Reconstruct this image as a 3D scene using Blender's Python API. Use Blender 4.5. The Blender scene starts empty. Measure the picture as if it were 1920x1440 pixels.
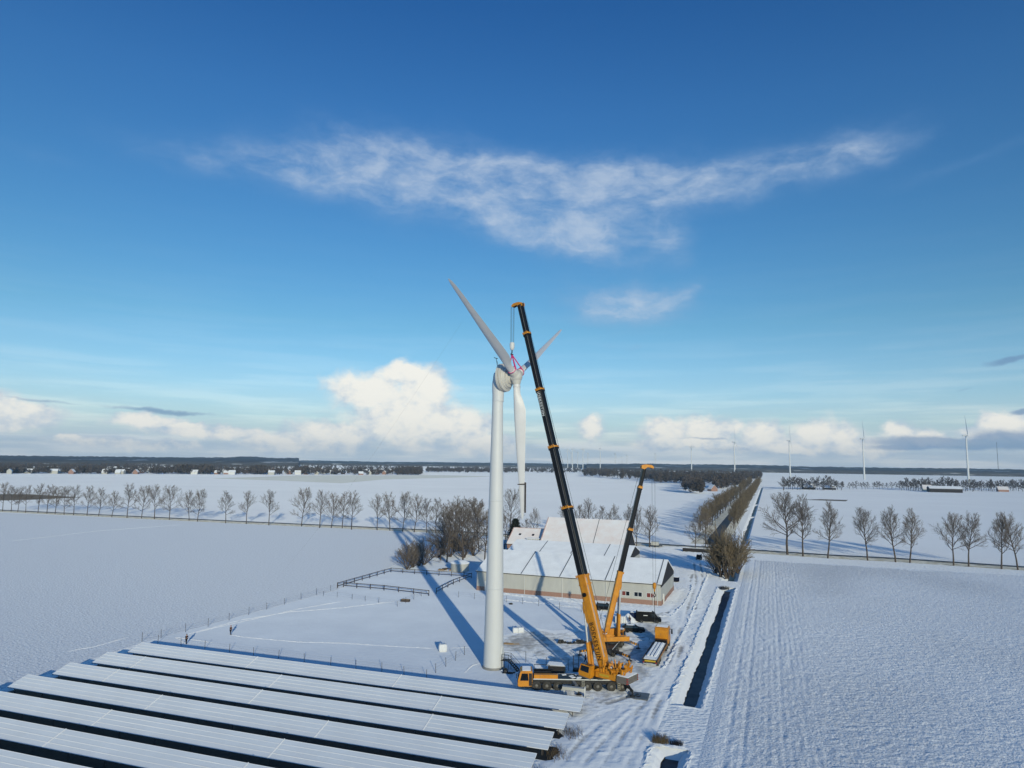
import bpy, math, random
import numpy as np
from math import sin, cos, atan2, asin, radians, pi, exp, sqrt, hypot
from mathutils import Vector, Matrix
R_ = random.Random(7)
SC = bpy.context.scene
COL = SC.collection

# ------------------------------------------------------------------ camera
H = 35.0
FPX = 1280.0                       # focal length in pixels of the 1920 wide photograph
CAMROT = Matrix.Rotation(pi/2 + radians(6.57), 3, 'X') @ Matrix.Rotation(radians(0.8), 3, 'Z')
cam = bpy.data.cameras.new('camera')
camo = bpy.data.objects.new('camera', cam); COL.objects.link(camo)
camo.matrix_world = Matrix.Translation((0, 0, H)) @ CAMROT.to_4x4()
cam.sensor_width = 36; cam.lens = 36*FPX/1920
cam.clip_start = 0.5; cam.clip_end = 60000
SC.camera = camo

# ------------------------------------------------------------------ sun, exposure
SUN_EL = radians(12.0)
SH = Vector((-.236, .972, 0)).normalized()         # the way shadows fall on the ground
sl = bpy.data.lights.new('sun', 'SUN'); sl.energy = 2.75; sl.angle = radians(.5); sl.color = (1, .94, .70)
so = bpy.data.objects.new('sun', sl); COL.objects.link(so)
so.rotation_euler = Vector((SH.x*cos(SUN_EL), SH.y*cos(SUN_EL), -sin(SUN_EL))).to_track_quat('-Z', 'Y').to_euler()
so.location = (0, -100, 300)
SC.view_settings.view_transform = 'Standard'; SC.view_settings.look = 'None'
SC.view_settings.exposure = 0.0; SC.view_settings.gamma = 1; SC.view_settings.use_curve_mapping = False
SKY_STRENGTH = 0.10
SC.cycles.max_bounces = 5; SC.cycles.diffuse_bounces = 2; SC.cycles.glossy_bounces = 2
SC.cycles.transparent_max_bounces = 6; SC.cycles.volume_bounces = 0

# survey: a photo pixel to a point at height z / at distance y north
def ray(px, py): return CAMROT @ Vector(((px-960)/FPX, -(py-720)/FPX, -1))
def G(px, py, z=0.0):
    d = ray(px, py); t = (z-H)/d.z
    return Vector((d.x*t, d.y*t, z))
def D(px, py, y):
    d = ray(px, py); t = y/d.y
    return Vector((d.x*t, y, H+d.z*t))
def P(p):
    q = CAMROT.transposed() @ (Vector(p)-Vector((0, 0, H)))
    return (960-FPX*q.x/q.z, 720+FPX*q.y/q.z)

# ------------------------------------------------------------------ sky
class X:
    """tiny expression builder for math nodes"""
    nt = None
    def __init__(s, v): s.v = v
    @staticmethod
    def op(o, *a, clamp=False):
        n = X.nt.nodes.new('ShaderNodeMath'); n.operation = o; n.use_clamp = clamp
        for i, b in enumerate(a):
            b = b.v if isinstance(b, X) else b
            if isinstance(b, (int, float)): n.inputs[i].default_value = b
            else: X.nt.links.new(b, n.inputs[i])
        return X(n.outputs[0])
    def __add__(s, o): return X.op('ADD', s, o)
    __radd__ = __add__
    def __sub__(s, o): return X.op('SUBTRACT', s, o)
    def __rsub__(s, o): return X.op('SUBTRACT', o, s)
    def __mul__(s, o): return X.op('MULTIPLY', s, o)
    __rmul__ = __mul__
    def __truediv__(s, o): return X.op('DIVIDE', s, o)
    def exp(s): return X.op('EXPONENT', s)
    def mx(s, o): return X.op('MAXIMUM', s, o)
    def mn(s, o): return X.op('MINIMUM', s, o)
    def clamp(s): return X.op('ADD', s, 0.0, clamp=True)
    def step(s, a, b):
        n = X.nt.nodes.new('ShaderNodeMapRange'); n.interpolation_type = 'SMOOTHSTEP'
        X.nt.links.new(s.v, n.inputs[0]); n.inputs[1].default_value = a; n.inputs[2].default_value = b
        return X(n.outputs[0])
def xnoise(u, v, w, scale=1.0, detail=6.0, rough=.55, lac=2.0):
    c = X.nt.nodes.new('ShaderNodeCombineXYZ')
    for i, b in enumerate((u, v, w)):
        b = b.v if isinstance(b, X) else b
        if isinstance(b, (int, float)): c.inputs[i].default_value = b
        else: X.nt.links.new(b, c.inputs[i])
    n = X.nt.nodes.new('ShaderNodeTexNoise'); n.inputs['Scale'].default_value = scale
    n.inputs['Detail'].default_value = detail; n.inputs['Roughness'].default_value = rough
    n.inputs['Lacunarity'].default_value = lac
    X.nt.links.new(c.outputs[0], n.inputs['Vector'])
    return X(n.outputs['Fac'])
def xmix(a, b, f):
    n = X.nt.nodes.new('ShaderNodeMix'); n.data_type = 'RGBA'
    for k, s in (('Factor', f), ('A', a), ('B', b)):
        sock = [i for i in n.inputs if i.name == k and i.type == ('VALUE' if k == 'Factor' else 'RGBA')][0]
        s = s.v if isinstance(s, X) else s
        if isinstance(s, tuple): sock.default_value = s
        elif isinstance(s, (int, float)): sock.default_value = s
        else: X.nt.links.new(s, sock)
    return X([o for o in n.outputs if o.type == 'RGBA'][0])
def lin(r, g, b, k=1.0):
    f = lambda c: (c/255/12.92 if c <= 10 else ((c/255+.055)/1.055)**2.4)*k
    return (f(r), f(g), f(b), 1)
def build_sky():
    w = bpy.data.worlds.new('World'); SC.world = w; w.use_nodes = True
    nt = w.node_tree; nt.nodes.clear(); X.nt = nt
    out = nt.nodes.new('ShaderNodeOutputWorld'); bg = nt.nodes.new('ShaderNodeBackground')
    nt.links.new(bg.outputs[0], out.inputs[0]); bg.inputs[1].default_value = SKY_STRENGTH
    sky = nt.nodes.new('ShaderNodeTexSky'); sky.sky_type = 'NISHITA'; sky.sun_disc = False
    sky.sun_elevation = SUN_EL; sky.sun_rotation = atan2(-SH.x, -SH.y)
    sky.air_density = 1.0; sky.dust_density = 0.3; sky.ozone_density = 2.0; sky.altitude = 0
    tc = nt.nodes.new('ShaderNodeTexCoord'); sep = nt.nodes.new('ShaderNodeSeparateXYZ')
    nt.links.new(tc.outputs['Generated'], sep.inputs[0])
    dx, dy, dz = (X(o) for o in sep.outputs)
    u = X.op('ARCTAN2', dx, dy); v = X.op('ARCSINE', dz)
    # clear sky: nishita, deepened with height; unseen zenith brightened to fill shaded snow
    hs = nt.nodes.new('ShaderNodeHueSaturation'); hs.inputs['Saturation'].default_value = 1.18
    hs.inputs['Value'].default_value = 1.4; hs.inputs['Hue'].default_value = .497
    nt.links.new(sky.outputs[0], hs.inputs['Color'])
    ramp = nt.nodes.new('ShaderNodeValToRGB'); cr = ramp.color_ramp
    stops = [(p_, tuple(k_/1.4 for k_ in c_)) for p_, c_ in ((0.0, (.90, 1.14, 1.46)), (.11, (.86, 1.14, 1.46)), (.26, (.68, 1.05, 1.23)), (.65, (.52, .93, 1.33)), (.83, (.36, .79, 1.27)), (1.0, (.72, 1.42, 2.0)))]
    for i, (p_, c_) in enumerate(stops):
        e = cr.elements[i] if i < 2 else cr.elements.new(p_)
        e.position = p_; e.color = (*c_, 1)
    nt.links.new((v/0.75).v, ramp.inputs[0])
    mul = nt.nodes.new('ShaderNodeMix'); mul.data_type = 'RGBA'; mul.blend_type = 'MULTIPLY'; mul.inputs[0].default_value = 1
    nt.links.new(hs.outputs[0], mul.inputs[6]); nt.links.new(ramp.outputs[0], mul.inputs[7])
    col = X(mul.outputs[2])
    K = 1/SKY_STRENGTH
    def uv(px, py):
        d = ray(px, py).normalized(); return atan2(d.x, d.y), asin(d.z)
    def blob(uu, vv, px, py, sx, sy, rot=0, amp=1.0, pw=1.0):
        u0, v0 = uv(px, py); k = cos(v0)
        a = radians(-rot - .8); sx, sy = sx/FPX, sy/FPX
        du = (uu-u0)*k; dv = vv-v0
        p = (du*cos(a)+dv*sin(a))/sx; q = (dv*cos(a)-du*sin(a))/sy
        return (0.0-(p*p+q*q)*pw).exp()*amp
    w1 = xnoise(u, v*1.5, 3.1, 9, 4, .6)-.5; w2 = xnoise(u, v*1.5, 8.7, 9, 4, .6)-.5
    uu = u+w1*.075; vv = v+w2*.045
    # thin high cloud sheet
    hi = None
    for b in [(345, 296, 110, 32, 8, .6), (480, 292, 100, 30, 6, .5), (560, 315, 90, 34, 14, .55), (690, 330, 130, 60, 16, .85), (840, 325, 190, 58, 8, .85), (950, 385, 170, 58, 16, .9), (1060, 435, 140, 50, 14, .95), (1150, 370, 140, 60, -12, .62),
              (1250, 440, 50, 32, 0, .85), (1330, 335, 190, 40, -8, .68), (1500, 315, 160, 36, -10, .62), (1620, 296, 80, 28, -10, .6), (1800, 306, 130, 15, -10, .34), (1170, 572, 115, 40, 3, 1.35), (1285, 546, 45, 14, -25, .6),
              (1275, 495, 28, 24, 0, .45), (60, 290, 60, 16, 0, .32), (1148, 650, 24, 9, 0, .32), (1202, 656, 18, 8, 0, .38), (1000, 325, 170, 40, 4, .55), (1160, 325, 150, 40, -4, .5)]:
        e = blob(uu, vv, *b); hi = e if hi is None else hi+e
    fb = xnoise(uu*1.0, vv*2.2, 1.7, 13, 9, .62)
    fs = xnoise(u*1.0+v*.8, v*3.0, 5.0, 30, 6, .6)
    hd = (hi.mn(1.15)*((fb-.5)*1.7+.76)*(fs*.50+.75)).step(.0, 1.35)
    hc = xmix(lin(120, 160, 205, K), lin(192, 207, 225, K), hd)
    col = xmix(col, hc, hd*.74)
    # pale vapour towards the horizon
    fa = xnoise(u*2.2, v*16, 4.4, 3.0, 7, .6)
    veil = (0.0-v.mx(0.0)/.060).exp()*1.55*(fa*.65+.62)
    veil = X.op('MULTIPLY', veil, 1.0, clamp=True)
    vc = xmix(lin(196, 212, 228, K), lin(240, 243, 245, K), xnoise(u*1.4, v*18, 7.7, 4, 6, .55).step(.42, .66))
    col = xmix(col, vc, veil*.88)
    # cumulus along the horizon
    c1 = xnoise(u, v*1.25, 2.2, 20, 8, .6)-.5; c2 = xnoise(u, v*1.25, 6.6, 20, 8, .6)-.5
    cu = u+c1*.045; cv = v+c2*.038
    cum = None
    for b in [(760, 790, 125, 60), (690, 735, 80, 42), (800, 735, 55, 42), (865, 800, 75, 36), (630, 815, 90, 28), (760, 703, 60, 24), (560, 832, 130, 20), (900, 832, 80, 24), (400, 812, 120, 12), (240, 835, 120, 12), (20, 778, 62, 26), (-20, 765, 40, 30), (275, 788, 55, 17), (345, 797, 50, 9), (480, 826, 38, 11), (130, 824, 25, 6),
              (1110, 804, 28, 22), (1250, 806, 55, 26), (1330, 806, 60, 24), (1430, 822, 50, 28), (1545, 820, 62, 32), (1610, 838, 70, 18), (1695, 818, 30, 22), (1735, 824, 36, 20), (1880, 800, 40, 26), (1865, 812, 70, 14), (1480, 840, 120, 14), (1290, 832, 120, 14)]:
        e = blob(cu, cv, *b, pw=.8); cum = e if cum is None else cum.mx(e)
    cdn = xnoise(cu, cv*1.3, 9.1, 26, 9, .58)
    cd = (cum+(cdn-.5)*.75).step(.24, .74)*(v.step(-.002, .02)*.55+.45)
    tone = ((cum*.55+(xnoise(u*1.0-.012, v*1.4+.02, 3.3, 30, 7, .6)-.42)*1.5)+v*1.6).step(.18, .8)
    cc = xmix(lin(186, 204, 222, K), lin(255, 251, 240, K), tone)
    col = xmix(col, cc, cd*.93)
    # flat dark cloud bars in front of the cumulus
    dk = None
    for b in [(1800, 832, 130, 11, 1, 1.0), (1890, 824, 60, 15, 0, .9), (1690, 838, 60, 6, 1, .8), (1895, 674, 36, 6, -12, .8), (1912, 770, 20, 5, -3, .8), (1815, 728, 18, 3, -8, .35), (300, 769, 95, 5, 3, .7), (75, 752, 70, 3, 2, .5), (1325, 822, 60, 3, 0, .5), (1390, 842, 60, 6, 0, .4), (1120, 752, 50, 3, -5, .25)]:
        e = blob(u+c1*.03, v+c2*.016, *b, pw=.8); dk = e if dk is None else dk.mx(e)
    dd = (dk+(cdn-.5)*.5).step(.25, .7)
    col = xmix(col, lin(112, 146, 184, K), dd*.72)
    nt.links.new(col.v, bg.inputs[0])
build_sky()

# ------------------------------------------------------------------ materials
MATS = {}
def mat(name, color, rough=.7, metal=0.0, var=.12, scale=3.0, bump=0.0, bscale=20.0, color2=None, spec=.3, oren=False, coord='Object', stretch=(1, 1, 1)):
    if name in MATS: return MATS[name]
    m = bpy.data.materials.new(name); m.use_nodes = True; nt = m.node_tree
    p = nt.nodes['Principled BSDF']
    tc = nt.nodes.new('ShaderNodeTexCoord')
    mp = nt.nodes.new('ShaderNodeMapping'); mp.inputs['Scale'].default_value = stretch
    nt.links.new(tc.outputs[coord], mp.inputs[0])
    n = nt.nodes.new('ShaderNodeTexNoise'); n.inputs['Scale'].default_value = scale; n.inputs['Detail'].default_value = 6
    n.inputs['Roughness'].default_value = .6
    nt.links.new(mp.outputs[0], n.inputs['Vector'])
    r = nt.nodes.new('ShaderNodeValToRGB'); nt.links.new(n.outputs['Fac'], r.inputs[0])
    c2 = color2 or tuple(c*(1-2*var) for c in color)
    r.color_ramp.elements[0].position = .3; r.color_ramp.elements[1].position = .7
    r.color_ramp.elements[0].color = (*c2, 1); r.color_ramp.elements[1].color = (*color, 1)
    if oren:
        nt.nodes.remove(p); p = nt.nodes.new('ShaderNodeBsdfDiffuse'); p.inputs['Roughness'].default_value = .60
        nt.links.new(p.outputs[0], nt.nodes['Material Output'].inputs[0]); nt.links.new(r.outputs[0], p.inputs['Color'])
    else:
        nt.links.new(r.outputs[0], p.inputs['Base Color'])
        p.inputs['Roughness'].default_value = rough; p.inputs['Metallic'].default_value = metal
        p.inputs['Specular IOR Level'].default_value = spec
    if bump:
        b = nt.nodes.new('ShaderNodeBump'); b.inputs['Strength'].default_value = 1.0; b.inputs['Distance'].default_value = bump
        n2 = nt.nodes.new('ShaderNodeTexNoise'); n2.inputs['Scale'].default_value = bscale; n2.inputs['Detail'].default_value = 5
        nt.links.new(mp.outputs[0], n2.inputs['Vector']); nt.links.new(n2.outputs['Fac'], b.inputs['Height'])
        nt.links.new(b.outputs[0], p.inputs['Normal'])
    if name == 'ditch_water': p.inputs['IOR'].default_value = 1.12
    MATS[name] = m
    return m
SNOW = (.80, .81, .84)
M_snow = mat('snow', (.76, .77, .80), var=.03, scale=.05, bump=.10, bscale=1.1, oren=True)
M_snowfield = mat('stubble_snow', (.72, .75, .81), color2=(.54, .565, .615), scale=1.7, bump=.22, bscale=2.1, oren=True)
M_meadow = mat('meadow_snow', (.65, .69, .76), color2=(.58, .62, .695), scale=.11, bump=.09, bscale=.9, oren=True)
M_clods = mat('snow_on_clods', (.74, .755, .79), color2=(.56, .565, .58), scale=1.6, bump=.05, bscale=5, oren=True)
M_farsnow = mat('far_snow', (.86, .86, .87), color2=(.80, .80, .815), scale=.006, bump=.34, bscale=1.0, oren=True, stretch=(1, 1.6, 1))
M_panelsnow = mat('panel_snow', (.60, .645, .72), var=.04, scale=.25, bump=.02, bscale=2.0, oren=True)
M_roofsnow = mat('roof_snow', (.80, .81, .84), color2=(.71, .72, .75), scale=.35, bump=.07, bscale=1.6, oren=True)
M_oldsnow = mat('trodden_snow', (.78, .78, .80), color2=(.60, .60, .63), scale=.9, bump=.16, bscale=2.6, oren=True)
M_verge = mat('grassy_snow', (.78, .76, .72), color2=(.36, .31, .21), scale=.35, bump=.15, bscale=2.0, oren=True)
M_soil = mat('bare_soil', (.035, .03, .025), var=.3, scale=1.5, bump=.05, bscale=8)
M_plough = mat('ploughed_soil', (.20, .18, .16), color2=(.10, .09, .08), scale=.05, stretch=(1, 4, 1), oren=True)
M_thin = mat('thin_snow_stubble', (.56, .55, .49), color2=(.70, .70, .68), scale=.02, stretch=(1, 5, 1), oren=True)
M_asphalt = mat('asphalt', (.075, .078, .085), var=.15, scale=.6)
M_water = mat('ditch_water', (.11, .125, .14), rough=.3, spec=.10, var=.2, scale=.35, color2=(.05, .058, .068), bump=.004, bscale=3)
M_tower = mat('tower_paint', (.67, .67, .66), rough=.45, var=.02, scale=.4)
M_blade = mat('blade_gelcoat', (.72, .70, .68), rough=.4, var=.03, scale=.5)
M_gen = mat('generator_paint', (.64, .61, .55), rough=.5, var=.06, scale=.8)
M_concrete = mat('concrete', (.34, .33, .31), var=.15, scale=1.2)
M_orange = mat('crane_orange', (.74, .30, .015), rough=.42, color2=(.55, .20, .012), scale=1.1, spec=.4)
def grime(m, dirt=(.16, .12, .085, 1)):
    nt = m.node_tree; p = nt.nodes['Principled BSDF']; X.nt = nt; base = X(p.inputs['Base Color'].links[0].from_socket)
    tc = nt.nodes.new('ShaderNodeTexCoord'); sp = nt.nodes.new('ShaderNodeSeparateXYZ'); nt.links.new(tc.outputs['Object'], sp.inputs[0])
    n = xnoise(X(sp.outputs[0])*2.2, X(sp.outputs[1])*2.2, X(sp.outputs[2])*.9, 1.0, 8, .68)
    nt.links.new(xmix(base, dirt, n.step(.53, .74)*.62).v, p.inputs['Base Color'])
grime(M_orange)
M_black = mat('black_paint', (.010, .011, .014), rough=.30, var=.1, scale=.8, spec=.22)
M_carblack = mat('black_car_paint', (.006, .007, .009), rough=.55, var=.1, spec=.10)
M_dark = mat('dark_steel', (.035, .035, .036), rough=.55, var=.3, scale=2)
M_steel = mat('grey_steel', (.20, .20, .20), rough=.5, var=.2, scale=2)
M_tyre = mat('tyre_rubber', (.075, .07, .062), rough=.8, var=.3, scale=5)
M_rim = mat('wheel_rim', (.22, .205, .18), rough=.5, var=.2, scale=5)
M_cw = mat('counterweight_grey', (.20, .175, .15), rough=.6, var=.15, scale=1.5)
M_cwl = mat('ladder_paint', (.42, .40, .34), rough=.6)
M_glass = mat('dark_glass', (.012, .016, .02), rough=.12, spec=.7, var=.1)
M_red = mat('red_paint', (.45, .04, .03), rough=.5)
M_white = mat('white_paint', (.72, .72, .70), rough=.5, var=.04)
M_sheet = mat('cream_cladding', (.56, .545, .49), rough=.6, color2=(.47, .455, .41), scale=.45, bump=.01, bscale=6, stretch=(1, 1, .25))
M_brick = mat('red_brick', (.40, .245, .19), rough=.85, color2=(.32, .185, .14), scale=3)
M_slate = mat('dark_cladding', (.036, .032, .032), rough=.7, var=.15, scale=1)
M_tile = mat('snowy_red_tiles', (.79, .78, .79), color2=(.74, .66, .64), scale=.30, bump=.04, bscale=3, oren=True)
M_redtile = mat('red_tiles', (.40, .16, .11), color2=(.72, .62, .60), scale=1.0, rough=.85)
M_wood = mat('weathered_wood', (.11, .09, .08), rough=.85, var=.25, scale=2)
M_newwood = mat('fresh_timber', (.52, .33, .16), rough=.8, var=.15, scale=2)
M_post = mat('steel_post', (.10, .09, .085), rough=.7)
M_bark = mat('bark', (.12, .095, .078), rough=.95, color2=(.09, .07, .055), scale=4)
M_twig = mat('twigs', (.24, .20, .165), rough=.95, color2=(.16, .13, .105), scale=.8)
M_brush = mat('brown_brush', (.25, .195, .125), rough=.95, color2=(.16, .125, .08), scale=.8)
M_needle = mat('dark_needles', (.022, .032, .018), rough=.9, color2=(.01, .016, .01), scale=1)
M_wood_far = mat('far_wood', (.115, .095, .085), rough=.95, color2=(.06, .053, .05), scale=.05)
M_hill = mat('wooded_hill', (.085, .080, .078), rough=.95, color2=(.045, .045, .047), scale=.006, stretch=(1, .35, 1))
def snowy_clearings():
    nt = M_hill.node_tree; p = nt.nodes['Principled BSDF']; X.nt = nt; base = X(p.inputs['Base Color'].links[0].from_socket)
    tc = nt.nodes.new('ShaderNodeTexCoord'); sp = nt.nodes.new('ShaderNodeSeparateXYZ'); nt.links.new(tc.outputs['Object'], sp.inputs[0])
    n = xnoise(X(sp.outputs[0])*.006, X(sp.outputs[1])*.0022, X(sp.outputs[2])*.08, 1.0, 4, .6)
    f = n.step(.58, .66)*.55
    nt.links.new(xmix(base, (.62, .64, .68, 1), f).v, p.inputs['Base Color'])
snowy_clearings()
M_pink = mat('pink_sling', (.75, .06, .22), rough=.7, var=.1)
M_rope = mat('wire_rope', (.06, .06, .065), rough=.6)
M_tarp = mat('blue_cloth', (.015, .03, .09), rough=.9)
M_navy = mat('navy_cloth', (.010, .013, .028), rough=.95, spec=.1)
M_skin = mat('skin', (.50, .28, .20), rough=.6)
M_panel = mat('panel_back', (.03, .035, .05), rough=.4)
M_alu = mat('aluminium', (.62, .63, .64), rough=.45, metal=.3)
M_bag = mat('white_bag', (.80, .80, .80), rough=.8, var=.05, scale=2, bump=.05, bscale=4)
M_yellow = mat('yellow_plate', (.65, .42, .04), rough=.5)

# ------------------------------------------------------------------ mesh builder
class MB:
    def __init__(s, M=None): s.v = []; s.f = []; s.M = M or Matrix()
    def add(s, vs, fs):
        o = len(s.v); s.v += [tuple(s.M @ Vector(p)) for p in vs]; s.f += [tuple(i+o for i in f) for f in fs]; return s
    def box(s, c, size, rot=None):
        hx, hy, hz = (k/2 for k in size); R = rot or Matrix.Identity(3); c = Vector(c)
        vs = [c + R @ Vector((a*hx, b*hy, d*hz)) for a in (-1, 1) for b in (-1, 1) for d in (-1, 1)]
        return s.add(vs, [(0, 1, 3, 2), (4, 6, 7, 5), (0, 4, 5, 1), (2, 3, 7, 6), (0, 2, 6, 4), (1, 5, 7, 3)])
    def bx(s, x0, x1, y0, y1, z0, z1): return s.box(((x0+x1)/2, (y0+y1)/2, (z0+z1)/2), (x1-x0, y1-y0, z1-z0))
    def bar(s, a, b, w, h, up=(0, 0, 1)):
        a, b = Vector(a), Vector(b); x = (b-a).normalized(); z = Vector(up); y = z.cross(x)
        if y.length < 1e-4: y = Vector((0, 1, 0))
        y.normalize(); z = x.cross(y)
        return s.box((a+b)/2, ((b-a).length, w, h), Matrix((x, y, z)).transposed())
    def tube(s, a, b, r0, r1=None, n=12, caps=True):
        r1 = r0 if r1 is None else r1; a, b = Vector(a), Vector(b); x = (b-a).normalized()
        y = x.orthogonal().normalized(); z = x.cross(y); vs = []
        for p, r in ((a, r0), (b, r1)):
            vs += [p+(y*cos(2*pi*i/n)+z*sin(2*pi*i/n))*r for i in range(n)]
        fs = [(i, (i+1) % n, n+(i+1) % n, n+i) for i in range(n)]
        if caps: fs += [tuple(reversed(range(n))), tuple(range(n, 2*n))]
        return s.add(vs, fs)
    def path(s, pts, r, n=5):
        for a, b in zip(pts, pts[1:]): s.tube(a, b, r, r, n, False)
        return s
    def prism(s, poly, y0, y1, inset=None):
        """polygon in x,z extruded along y; inset(z) pulls the sides in"""
        n = len(poly); f = inset or (lambda z: 0)
        vs = [(x, y0+f(z), z) for x, z in poly]+[(x, y1-f(z), z) for x, z in poly]
        return s.add(vs, [tuple(range(n)), tuple(reversed(range(n, 2*n)))]+[(i, n+i, n+(i+1) % n, (i+1) % n) for i in range(n)])
    def rings(s, rings, cap=True):
        n = len(rings[0]); vs = [p for r in rings for p in r]; fs = []
        for k in range(len(rings)-1):
            fs += [(k*n+i, k*n+(i+1) % n, (k+1)*n+(i+1) % n, (k+1)*n+i) for i in range(n)]
        if cap: fs += [tuple(reversed(range(n))), tuple(range((len(rings)-1)*n, len(rings)*n))]
        return s.add(vs, fs)
    def lathe(s, o, axis, prof, n=40):
        o, x = Vector(o), Vector(axis).normalized(); y = x.orthogonal().normalized(); z = x.cross(y)
        return s.rings([[o+x*t+(y*cos(2*pi*i/n)+z*sin(2*pi*i/n))*r for i in range(n)] for t, r in prof])
    def build(s, name, m, parent=None, smooth=False):
        me = bpy.data.meshes.new(name); me.from_pydata(s.v, [], s.f); me.validate(); me.update()
        for mm in (m if isinstance(m, (list, tuple)) else [m]): me.materials.append(mm)
        if smooth:
            me.polygons.foreach_set('use_smooth', [True]*len(me.polygons))
            try: me.set_sharp_from_angle(angle=radians(35))
            except Exception: pass
        o = bpy.data.objects.new(name, me); COL.objects.link(o)
        if parent: o.parent = parent
        return o
def tag(o, label=None, cat=None, group=None, kind=None):
    if label: o['label'] = label
    if cat: o['category'] = cat
    if group: o['group'] = group
    if kind: o['kind'] = kind
    return o
def thing(name, label, cat, loc=(0, 0, 0), rz=0.0, group=None):
    o = bpy.data.objects.new(name, None); COL.objects.link(o); o.empty_display_size = .5
    o.location = loc; o.rotation_euler = (0, 0, rz)
    return tag(o, label, cat, group)
def np_mesh(name, V, Fq, m, smooth=False):
    me = bpy.data.meshes.new(name); V = np.asarray(V, np.float32); Fq = np.asarray(Fq, np.int32)
    me.vertices.add(len(V)); me.vertices.foreach_set('co', V.ravel())
    k = Fq.shape[1]; me.loops.add(Fq.size); me.loops.foreach_set('vertex_index', Fq.ravel())
    me.polygons.add(len(Fq)); me.polygons.foreach_set('loop_start', np.arange(0, Fq.size, k, dtype=np.int32))
    if smooth: me.polygons.foreach_set('use_smooth', np.ones(len(Fq), bool))
    me.update(calc_edges=True); me.materials.append(m)
    return me
def link(name, me, parent=None):
    o = bpy.data.objects.new(name, me); COL.objects.link(o)
    if parent: o.parent = parent
    return o

# ------------------------------------------------------------------ ground
DA = radians(69.4); E1 = Vector((cos(DA), sin(DA), 0)); E2 = Vector((sin(DA), -cos(DA), 0))   # along / across the ditch
O0 = Vector((25.9, 104.0, 0))
def Q(a, b, z=0.0): return O0+E1*a+E2*b+Vector((0, 0, z))
def toQ(p): d = Vector(p)-O0; return d.dot(E1), d.dot(E2)
from mathutils.geometry import delaunay_2d_cdt
DITCHES = [(-70, -15.0, -2.3, 2.3), (0, 106.2, -2.4, 2.4), (117, 172.0, -2.4, 2.4), (222, 400, -2.3, 2.3), (404, 560, -2.3, 2.3), (565, 1120, -2.3, 2.3)]
ROADPX = [(-150, 949), (0, 956.3), (240, 967.5), (480, 979), (660, 987), (820, 994.5), (1000, 1005), (1240, 1020.6), (1420, 1031.8), (1560, 1041), (1680, 1047), (1920, 1063), (2060, 1073)]
def ground():
    S = 9600
    vs = [(-S, -4000), (S, -4000), (S, S), (-S, S)]; ed = [(0, 1), (1, 2), (2, 3), (3, 0)]
    for x in np.linspace(-900, 900, 10):
        for y in np.linspace(-200, 2400, 12): vs.append((x+R_.uniform(-9, 9), y+R_.uniform(-9, 9)))
    for a0, a1, b0, b1 in DITCHES:
        k = len(vs); vs += [tuple(Q(a, b)[:2]) for a, b in ((a0, b0), (a1, b0), (a1, b1), (a0, b1))]
        ed += [(k, k+1), (k+1, k+2), (k+2, k+3), (k+3, k)]
    V, _, F, *_ = delaunay_2d_cdt([Vector(p) for p in vs], ed, [], 0, 1e-4)
    def inside(f):
        c = sum((V[i] for i in f), Vector((0, 0)))/len(f); a, b = toQ((c.x, c.y, 0))
        return any(a0 < a < a1 and b0 < b < b1 for a0, a1, b0, b1 in DITCHES)
    mb = MB(); mb.v = [(p.x, p.y, 0) for p in V]
    mb.f = [tuple(f) for f in F if not inside(f)]
    tag(mb.build('snow_ground', M_farsnow), kind='structure')
ground()
def sheet(name, pts, z, m, kind='structure'):
    mb = MB(); mb.add([(p[0], p[1], z) for p in pts], [tuple(range(len(pts)))])
    return tag(mb.build(name, m), kind=kind)
def strip(name, pts, w, z, m, w2=None, off=0.0):
    """flat ribbon along a list of points"""
    pts = [Vector(p) for p in pts]; vs = []
    for i, p in enumerate(pts):
        t = (pts[min(i+1, len(pts)-1)]-pts[max(i-1, 0)]); t.z = 0; t.normalize(); n = Vector((t.y, -t.x, 0))
        p = p+n*off
        vs += [(p+n*w/2), (p-n*w/2)]
    mb = MB(); mb.add([(v.x, v.y, z) for v in vs], [(2*i, 2*i+1, 2*i+3, 2*i+2) for i in range(len(pts)-1)])
    return tag(mb.build(name, m), kind='structure')
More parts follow.
